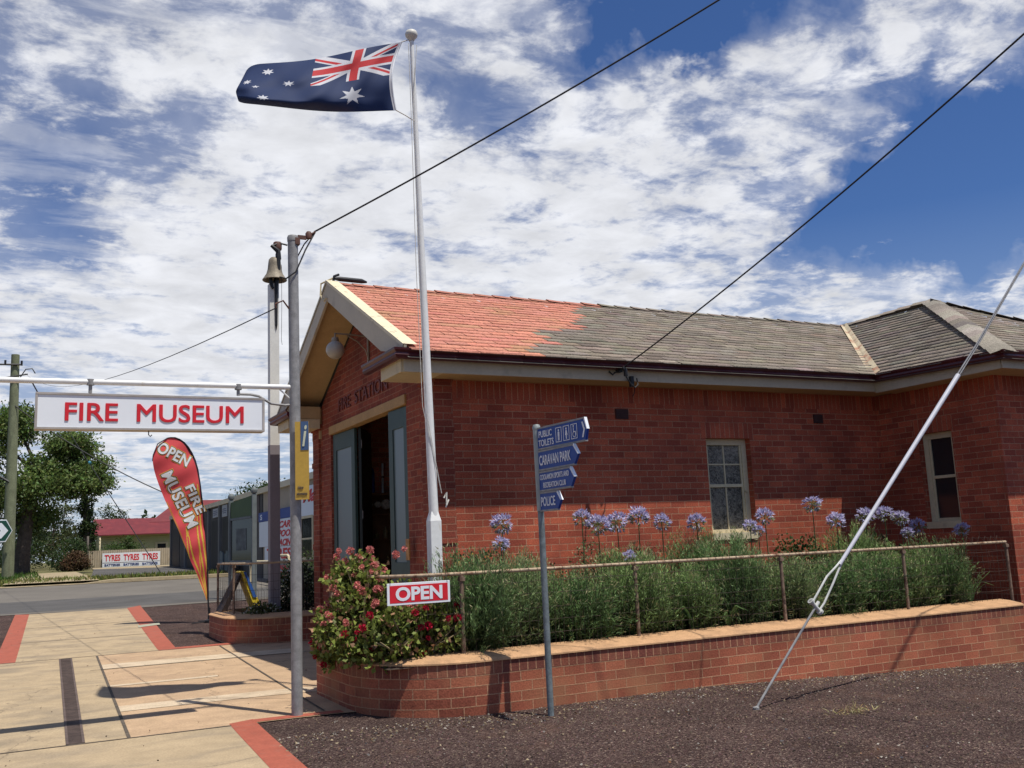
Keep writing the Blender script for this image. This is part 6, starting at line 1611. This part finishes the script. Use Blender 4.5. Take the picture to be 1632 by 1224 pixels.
# geraniums at the rounded end
def geranium(label, loc, lobes, n, flowers, fcol, seed, group):
    rs = np.random.default_rng(seed); t = thing('geranium', label, 'geranium', loc, group=group); parts = []
    for (c, rad, sh_) in lobes:
        k = int(n * sh_); d = unit(rs.normal(size=(k, 3))); f = rs.random(k) ** .4
        bump = 1 + .22 * np.sin(d[:, 0] * 6 + seed) * np.cos(d[:, 2] * 7) + .12 * np.sin(d[:, 1] * 11)
        P_ = np.array(c)[None] + d * (f * bump)[:, None] * np.array(rad)[None]
        D = d * .5 + rs.normal(size=(k, 3)) * .7 + np.array([[0, -.1, .2]])
        cc = np.array([[.22, .27, .058]]) * rs.uniform(.45, 1.35, (k, 1)) * (.3 + .8 * f[:, None] ** 2)
        dry = rs.random(k) < .14; cc[dry] = np.array([.42, .24, .14]) * rs.uniform(.6, 1.2, (dry.sum(), 1))
        parts.append(leaves(P_, D, rs.uniform(.035, .072, k), rs.uniform(.035, .062, k), cc, .5))
    V, Q, C = merge(parts); mesh_np('foliage', V, Q, C, LEAF, t)
    mb = MB()
    for (c, rad, sh_) in lobes:
        for k in range(6):
            e = Vector(c) + Vector((R.uniform(-.7, .7) * rad[0], R.uniform(-.7, .5) * rad[1], R.uniform(.0, .8) * rad[2])); b = Vector((c[0] * .5 + R.uniform(-.1, .1), c[1] * .5, 0))
            e = e + Vector((0, -.12, 0)); mb.tube([b, b.lerp(e, .5) + Vector((R.uniform(-.08, .08), -.09, .02)), e], [.012, .009, .005], 5)
    mb.build('stem', mat('geranium_stem', (.24, .19, .10), .8, n1=(8, .3)), t)
    fms = []
    for k in range(3):
        m = 70; d = unit(rs.normal(size=(m, 3)) + np.array([[0, 0, .25]])); r = .036
        V, Q, C = leaves(d * r * .5, d + rs.normal(size=(m, 3)) * .6, rs.uniform(.018, .03, m), rs.uniform(.014, .022, m), np.array([fcol]) * rs.uniform(.55, 1.25, (m, 1)), .4)
        o = mesh_np('flower_head', V, Q, C, PETAL); fms.append(o.data); bpy.data.objects.remove(o)
    for i, (x, y, z) in enumerate(flowers):
        o = link(bpy.data.objects.new('flower_head', fms[i % 3]), t); o.location = (x, y, z); s = R.uniform(.7, 1.2); o.scale = (s, s, s); o.rotation_euler = (R.uniform(-.4, .4), R.uniform(-.4, .4), R.uniform(0, 6))
    return t
def on_lobe(c, rad, n, rs, zmin=-1):
    out = []
    while len(out) < n:
        d = Vector((rs.gauss(0, 1), rs.gauss(0, 1) - .9, rs.gauss(0, 1) + .35)).normalized()
        if d.z < zmin: continue
        out.append((c[0] + d.x * rad[0] * 1.05, c[1] + d.y * rad[1] * 1.05, c[2] + d.z * rad[2] * 1.05))
    return out
rs = random.Random(31)
LB1 = [((0, 0, .42), (.40, .40, .42), .4), ((-.02, .1, .80), (.28, .28, .22), .2), ((.42, .05, .35), (.34, .32, .34), .25), ((-.24, .05, .24), (.20, .26, .24), .12)]
fl1 = on_lobe(LB1[0][0], LB1[0][1], 26, rs, -.2) + on_lobe(LB1[1][0], LB1[1][1], 10, rs, -.1) + on_lobe(LB1[2][0], LB1[2][1], 13, rs, 0) + [(.0 + rs.uniform(-.25, .55), rs.uniform(-.05, .15), 1.02 + rs.uniform(-.05, .08)) for k in range(9)]
geranium('salmon pink flowering geranium bush at the rounded bed end', (3.10, 9.58, -1.10), LB1, 6500, fl1, (.76, .27, .24), 51, 'geraniums at the rounded end of the bed')
LB2 = [((0, 0, .20), (.38, .26, .30), .4), ((.45, -.02, .26), (.34, .26, .32), .35), ((-.34, .16, .18), (.22, .20, .18), .18)]
fl2 = on_lobe(LB2[0][0], LB2[0][1], 6, rs, -.6) + on_lobe(LB2[1][0], LB2[1][1], 7, rs, -.6) + on_lobe(LB2[2][0], LB2[2][1], 4, rs, -.6)
geranium('crimson flowering geranium bush below the OPEN sign', (3.28, 9.12, -1.08), LB2, 5200, fl2, (.50, .015, .05), 52, 'geraniums at the rounded end of the bed')
LB3 = [((0, 0, .06), (.14, .24, .24), 1)]
geranium('crimson geranium hanging over the left end of the bed', (2.92, 10.1, -1.0), LB3, 1400, [(-.14, -.12, .02), (-.16, .0, -.08), (-.12, -.2, -.14), (-.1, -.22, .1), (-.15, .1, .05)], (.50, .015, .05), 53, 'geraniums at the rounded end of the bed')

# ------------------------------------------------------------------ cables
def ray(x, y, f=1540.0):
    return RIGHT * ((x - 816) / f) - UP * ((y - 612) / f) + FWD
roll, pitch, yaw = -0.04363423, 0.162148, 1.09716956
FWD = Vector((math.cos(pitch) * math.cos(yaw), math.cos(pitch) * math.sin(yaw), math.sin(pitch)))
r0 = Vector((math.sin(yaw), -math.cos(yaw), 0)); u0 = r0.cross(FWD)
RIGHT = r0 * math.cos(roll) + u0 * math.sin(roll); UP = -r0 * math.sin(roll) + u0 * math.cos(roll)
cable('overhead_cable', 'twisted black cable rising right from the grey post top', [(2.64, 9.52, 3.28), tuple(ray(1500, -225) * 9.0)], .009, .10)
cable('overhead_cable', 'black service cable rising right from the station eave', [(7.0, 10.42, 2.20), tuple(ray(1900, -190) * 7.2)], .009, .12)
cable('overhead_cable', 'thin cable running left from the grey post to the power pole', [(2.25, 9.51, 2.44), (.0, 55.1, 9.70)], .006, .75)
cable('overhead_cable', 'thin wire sagging from the power pole behind the feather flag to the workshop', [(-.4, 55.2, 8.0), (8.8, 52, 2.3)], .03, .5)
o = cable('stay_wire', 'thin pole stay wire with a blue marker before the red roof', [(2.3, 56, 6.6), (6.3, 50.5, G(6.3, 50.5))], .022, .0)
del o['group']
mb = MB(); mb.tube([(3.15, 54.8, 5.07), (3.2, 54.72, 4.99)], .075, 8); q = mb.build('blue_marker', mat('marker_teal', (.05,.22,.3), .6, n1=(3,.1)), o); q.location = -Vector(o.location)

# ------------------------------------------------------------------ sun, sky, camera
SUN = Vector((.17, -.35, 1)).normalized()
elev = math.asin(SUN.z); azim = math.atan2(SUN.x, SUN.y)
ld = bpy.data.lights.new('sun', 'SUN'); ld.energy = 5.0; ld.angle = math.radians(.53); ld.color = (1, .955, .87)
lo = link(bpy.data.objects.new('sun', ld)); lo.rotation_euler = SUN.to_track_quat('Z', 'Y').to_euler(); lo.location = (0, 0, 30)

def build_world():
    w = bpy.data.worlds.new('World'); scene.world = w; w.use_nodes = True
    nt = w.node_tree; N = nt.nodes; L = nt.links
    bg = N['Background']; bg.inputs['Strength'].default_value = .1
    sky = N.new('ShaderNodeTexSky'); sky.sky_type = 'NISHITA'; sky.sun_disc = False
    sky.sun_elevation = elev; sky.sun_rotation = azim; sky.altitude = 250; sky.air_density = 1.0; sky.dust_density = .4; sky.ozone_density = 3.0
    tc = N.new('ShaderNodeTexCoord'); D = tc.outputs['Generated']
    def math_(op, a, b=None, c=None):
        n = N.new('ShaderNodeMath'); n.operation = op
        for i, v in enumerate((a, b, c)):
            if v is None: continue
            if isinstance(v, (int, float)): n.inputs[i].default_value = v
            else: L.new(v, n.inputs[i])
        return n.outputs[0]
    sp = N.new('ShaderNodeSeparateXYZ'); L.new(D, sp.inputs[0])
    den = math_('ADD', math_('MAXIMUM', sp.outputs['Z'], 0.0), .10)
    cb = N.new('ShaderNodeCombineXYZ'); L.new(math_('DIVIDE', sp.outputs['X'], den), cb.inputs[0]); L.new(math_('DIVIDE', sp.outputs['Y'], den), cb.inputs[1])
    P_ = cb.outputs[0]
    def noise(scale, det, rough=.55, sc=None, dist=0.0, off=(0, 0, 0), rot=0.0):
        mp = N.new('ShaderNodeMapping'); mp.inputs['Location'].default_value = off; mp.inputs['Rotation'].default_value = (0, 0, rot)
        if sc: mp.inputs['Scale'].default_value = sc
        L.new(P_, mp.inputs[0])
        t = N.new('ShaderNodeTexNoise'); t.inputs['Scale'].default_value = scale; t.inputs['Detail'].default_value = det; t.inputs['Roughness'].default_value = rough; t.inputs['Distortion'].default_value = dist
        L.new(mp.outputs[0], t.inputs['Vector']); return t.outputs['Fac']
    puff = noise(5.6, 10, .62, off=(1.3, 4.7, 0), dist=.25)
    fine = noise(15.0, 8, .66, sc=(1, 1.15, 1), off=(7, 2, 0), dist=.3)
    thin = noise(4.2, 9, .62, sc=(.55, 1.5, 1), off=(3, 9, 0), rot=.5, dist=.4)
    # broad cover: + cloud, - open blue, placed by compass direction
    blobs = [((150, 60), .30, .26), ((420, 40), .28, .24), ((800, 60), .20, .22), ((250, 430), .26, .24), ((600, 430), .26, .46), ((880, 350), .22, .52), ((1050, 410), .17, .46), ((120, 560), .30, .40), ((330, 480), .22, .30), ((520, 250), .16, .16),
             ((1290, 230), .14, .40), ((1200, 110), .075, .50), ((1390, 240), .07, .30), ((1340, 130), .06, .22), ((1080, 190), .07, .30), ((1000, 160), .06, .2), ((960, 220), .08, .2), ((1625, 60), .11, .72), ((1505, 50), .06, .38), ((1600, 450), .09, .44), ((1420, 480), .09, .36), ((1240, 490), .12, .42), ((700, 130), .08, .10),
             ((1560, 240), .14, -.36), ((1450, 330), .10, -.30), ((1330, 360), .07, -.20), ((1100, 45), .11, -.34), ((1300, 40), .10, -.22), ((1010, 60), .08, -.24), ((1120, 240), .05, -.26), ((760, 195), .08, -.42), ((890, 20), .05, -.12),
             ((60, 235), .11, -.20), ((180, 275), .10, -.22), ((300, 300), .09, -.24), ((420, 345), .06, -.20), ((70, 340), .07, -.10), ((640, 120), .06, -.12), ((1250, 430), .07, -.22), ((1500, 400), .06, -.18)]
    cov = None
    wn = N.new('ShaderNodeTexNoise'); wn.inputs['Scale'].default_value = 5.5; wn.inputs['Detail'].default_value = 6; wn.inputs['Roughness'].default_value = .6; L.new(D, wn.inputs['Vector'])
    wv = N.new('ShaderNodeVectorMath'); wv.operation = 'MULTIPLY_ADD'; L.new(wn.outputs['Color'], wv.inputs[0]); wv.inputs[1].default_value = (.30, .30, .30); wv.inputs[2].default_value = (-.15, -.15, -.15)
    wd_ = N.new('ShaderNodeVectorMath'); L.new(D, wd_.inputs[0]); L.new(wv.outputs[0], wd_.inputs[1]); DW = wd_.outputs[0]
    for (px, py), rad, amt in blobs:
        d = ray(px, py).normalized()
        vm = N.new('ShaderNodeVectorMath'); vm.operation = 'DISTANCE'; L.new(DW, vm.inputs[0]); vm.inputs[1].default_value = d
        mr = N.new('ShaderNodeMapRange'); mr.interpolation_type = 'SMOOTHERSTEP'; mr.inputs[1].default_value = 0; mr.inputs[2].default_value = rad * 1.25; mr.inputs[3].default_value = amt * (.55 if amt > 0 else 1.0); mr.inputs[4].default_value = 0
        L.new(vm.outputs['Value'], mr.inputs[0])
        cov = mr.outputs[0] if cov is None else math_('ADD', cov, mr.outputs[0])
    shape = math_('ADD', math_('MULTIPLY', puff, 1.9), math_('MULTIPLY', fine, .75))
    shape = math_('ADD', shape, cov)
    dens = N.new('ShaderNodeMapRange'); dens.interpolation_type = 'SMOOTHSTEP'; dens.inputs[1].default_value = 1.36; dens.inputs[2].default_value = 1.82; L.new(shape, dens.inputs[0])
    gate = N.new('ShaderNodeMapRange'); gate.inputs[1].default_value = -.12; gate.inputs[2].default_value = .22; L.new(cov, gate.inputs[0])
    tn = N.new('ShaderNodeMapRange'); tn.inputs[1].default_value = .42; tn.inputs[2].default_value = .62; tn.inputs[4].default_value = .75; L.new(thin, tn.inputs[0])
    veil = math_('MULTIPLY', tn.outputs[0], gate.outputs[0])
    veil = math_('MAXIMUM', veil, math_('MULTIPLY', gate.outputs[0], .26))
    alpha = math_('SUBTRACT', 1.0, math_('MULTIPLY', math_('SUBTRACT', 1.0, math_('MULTIPLY', dens.outputs[0], .95)), math_('SUBTRACT', 1.0, veil)))
    # haze toward the horizon ahead; left out behind to dim skylight on the walls
    hz = N.new('ShaderNodeMapRange'); hz.inputs[1].default_value = .30; hz.inputs[2].default_value = .0; hz.inputs[4].default_value = .55; L.new(sp.outputs['Z'], hz.inputs[0])
    fd = N.new('ShaderNodeVectorMath'); fd.operation = 'DOT_PRODUCT'; L.new(D, fd.inputs[0]); fd.inputs[1].default_value = (.45, .89, 0)
    fg = N.new('ShaderNodeMapRange'); fg.inputs[1].default_value = -.1; fg.inputs[2].default_value = .5; L.new(fd.outputs['Value'], fg.inputs[0])
    # cloud brightness
    shd = noise(5.0, 8, .6, off=(2, 5, 0), dist=.3)
    br = N.new('ShaderNodeMapRange'); br.inputs[1].default_value = .30; br.inputs[2].default_value = .66; br.inputs[3].default_value = 6.9; br.inputs[4].default_value = 9.2; L.new(shd, br.inputs[0])
    cc = N.new('ShaderNodeCombineColor'); L.new(math_('MULTIPLY', br.outputs[0], .985), cc.inputs[0]); L.new(br.outputs[0], cc.inputs[1]); L.new(math_('MULTIPLY', br.outputs[0], 1.05), cc.inputs[2])
    tintn = N.new('ShaderNodeMix'); tintn.data_type = 'RGBA'; tintn.blend_type = 'MULTIPLY'; tintn.inputs['Factor'].default_value = 1; tintn.inputs['B'].default_value = (.44, .61, .90, 1); L.new(sky.outputs[0], tintn.inputs['A'])
    m0 = N.new('ShaderNodeMix'); m0.data_type = 'RGBA'; L.new(math_('MULTIPLY', hz.outputs[0], fg.outputs[0]), m0.inputs['Factor']); L.new(tintn.outputs['Result'], m0.inputs['A']); m0.inputs['B'].default_value = (4.4, 5.3, 6.6, 1)
    m1 = N.new('ShaderNodeMix'); m1.data_type = 'RGBA'; L.new(alpha, m1.inputs['Factor']); L.new(m0.outputs['Result'], m1.inputs['A']); L.new(cc.outputs[0], m1.inputs['B'])
    L.new(m1.outputs['Result'], bg.inputs['Color'])
build_world()

cam = bpy.data.cameras.new('camera'); co = link(bpy.data.objects.new('camera', cam))
cam.sensor_fit = 'HORIZONTAL'; cam.sensor_width = 36; cam.lens = 36 * 1540 / 1632; cam.clip_end = 3000; cam.clip_start = .05
M = Matrix((RIGHT, UP, -FWD)).transposed().to_4x4()
co.matrix_world = M
scene.camera = co

# lift everything so that the ground at the camera's foot is z = 0
for o in list(scene.objects):
    if o.parent is None: o.location.z += EYE
scene.render.engine = 'CYCLES'
scene.view_settings.view_transform = 'Standard'; scene.view_settings.look = 'None'; scene.view_settings.exposure = 0
scene.cycles.max_bounces = 6; scene.cycles.use_denoising = True
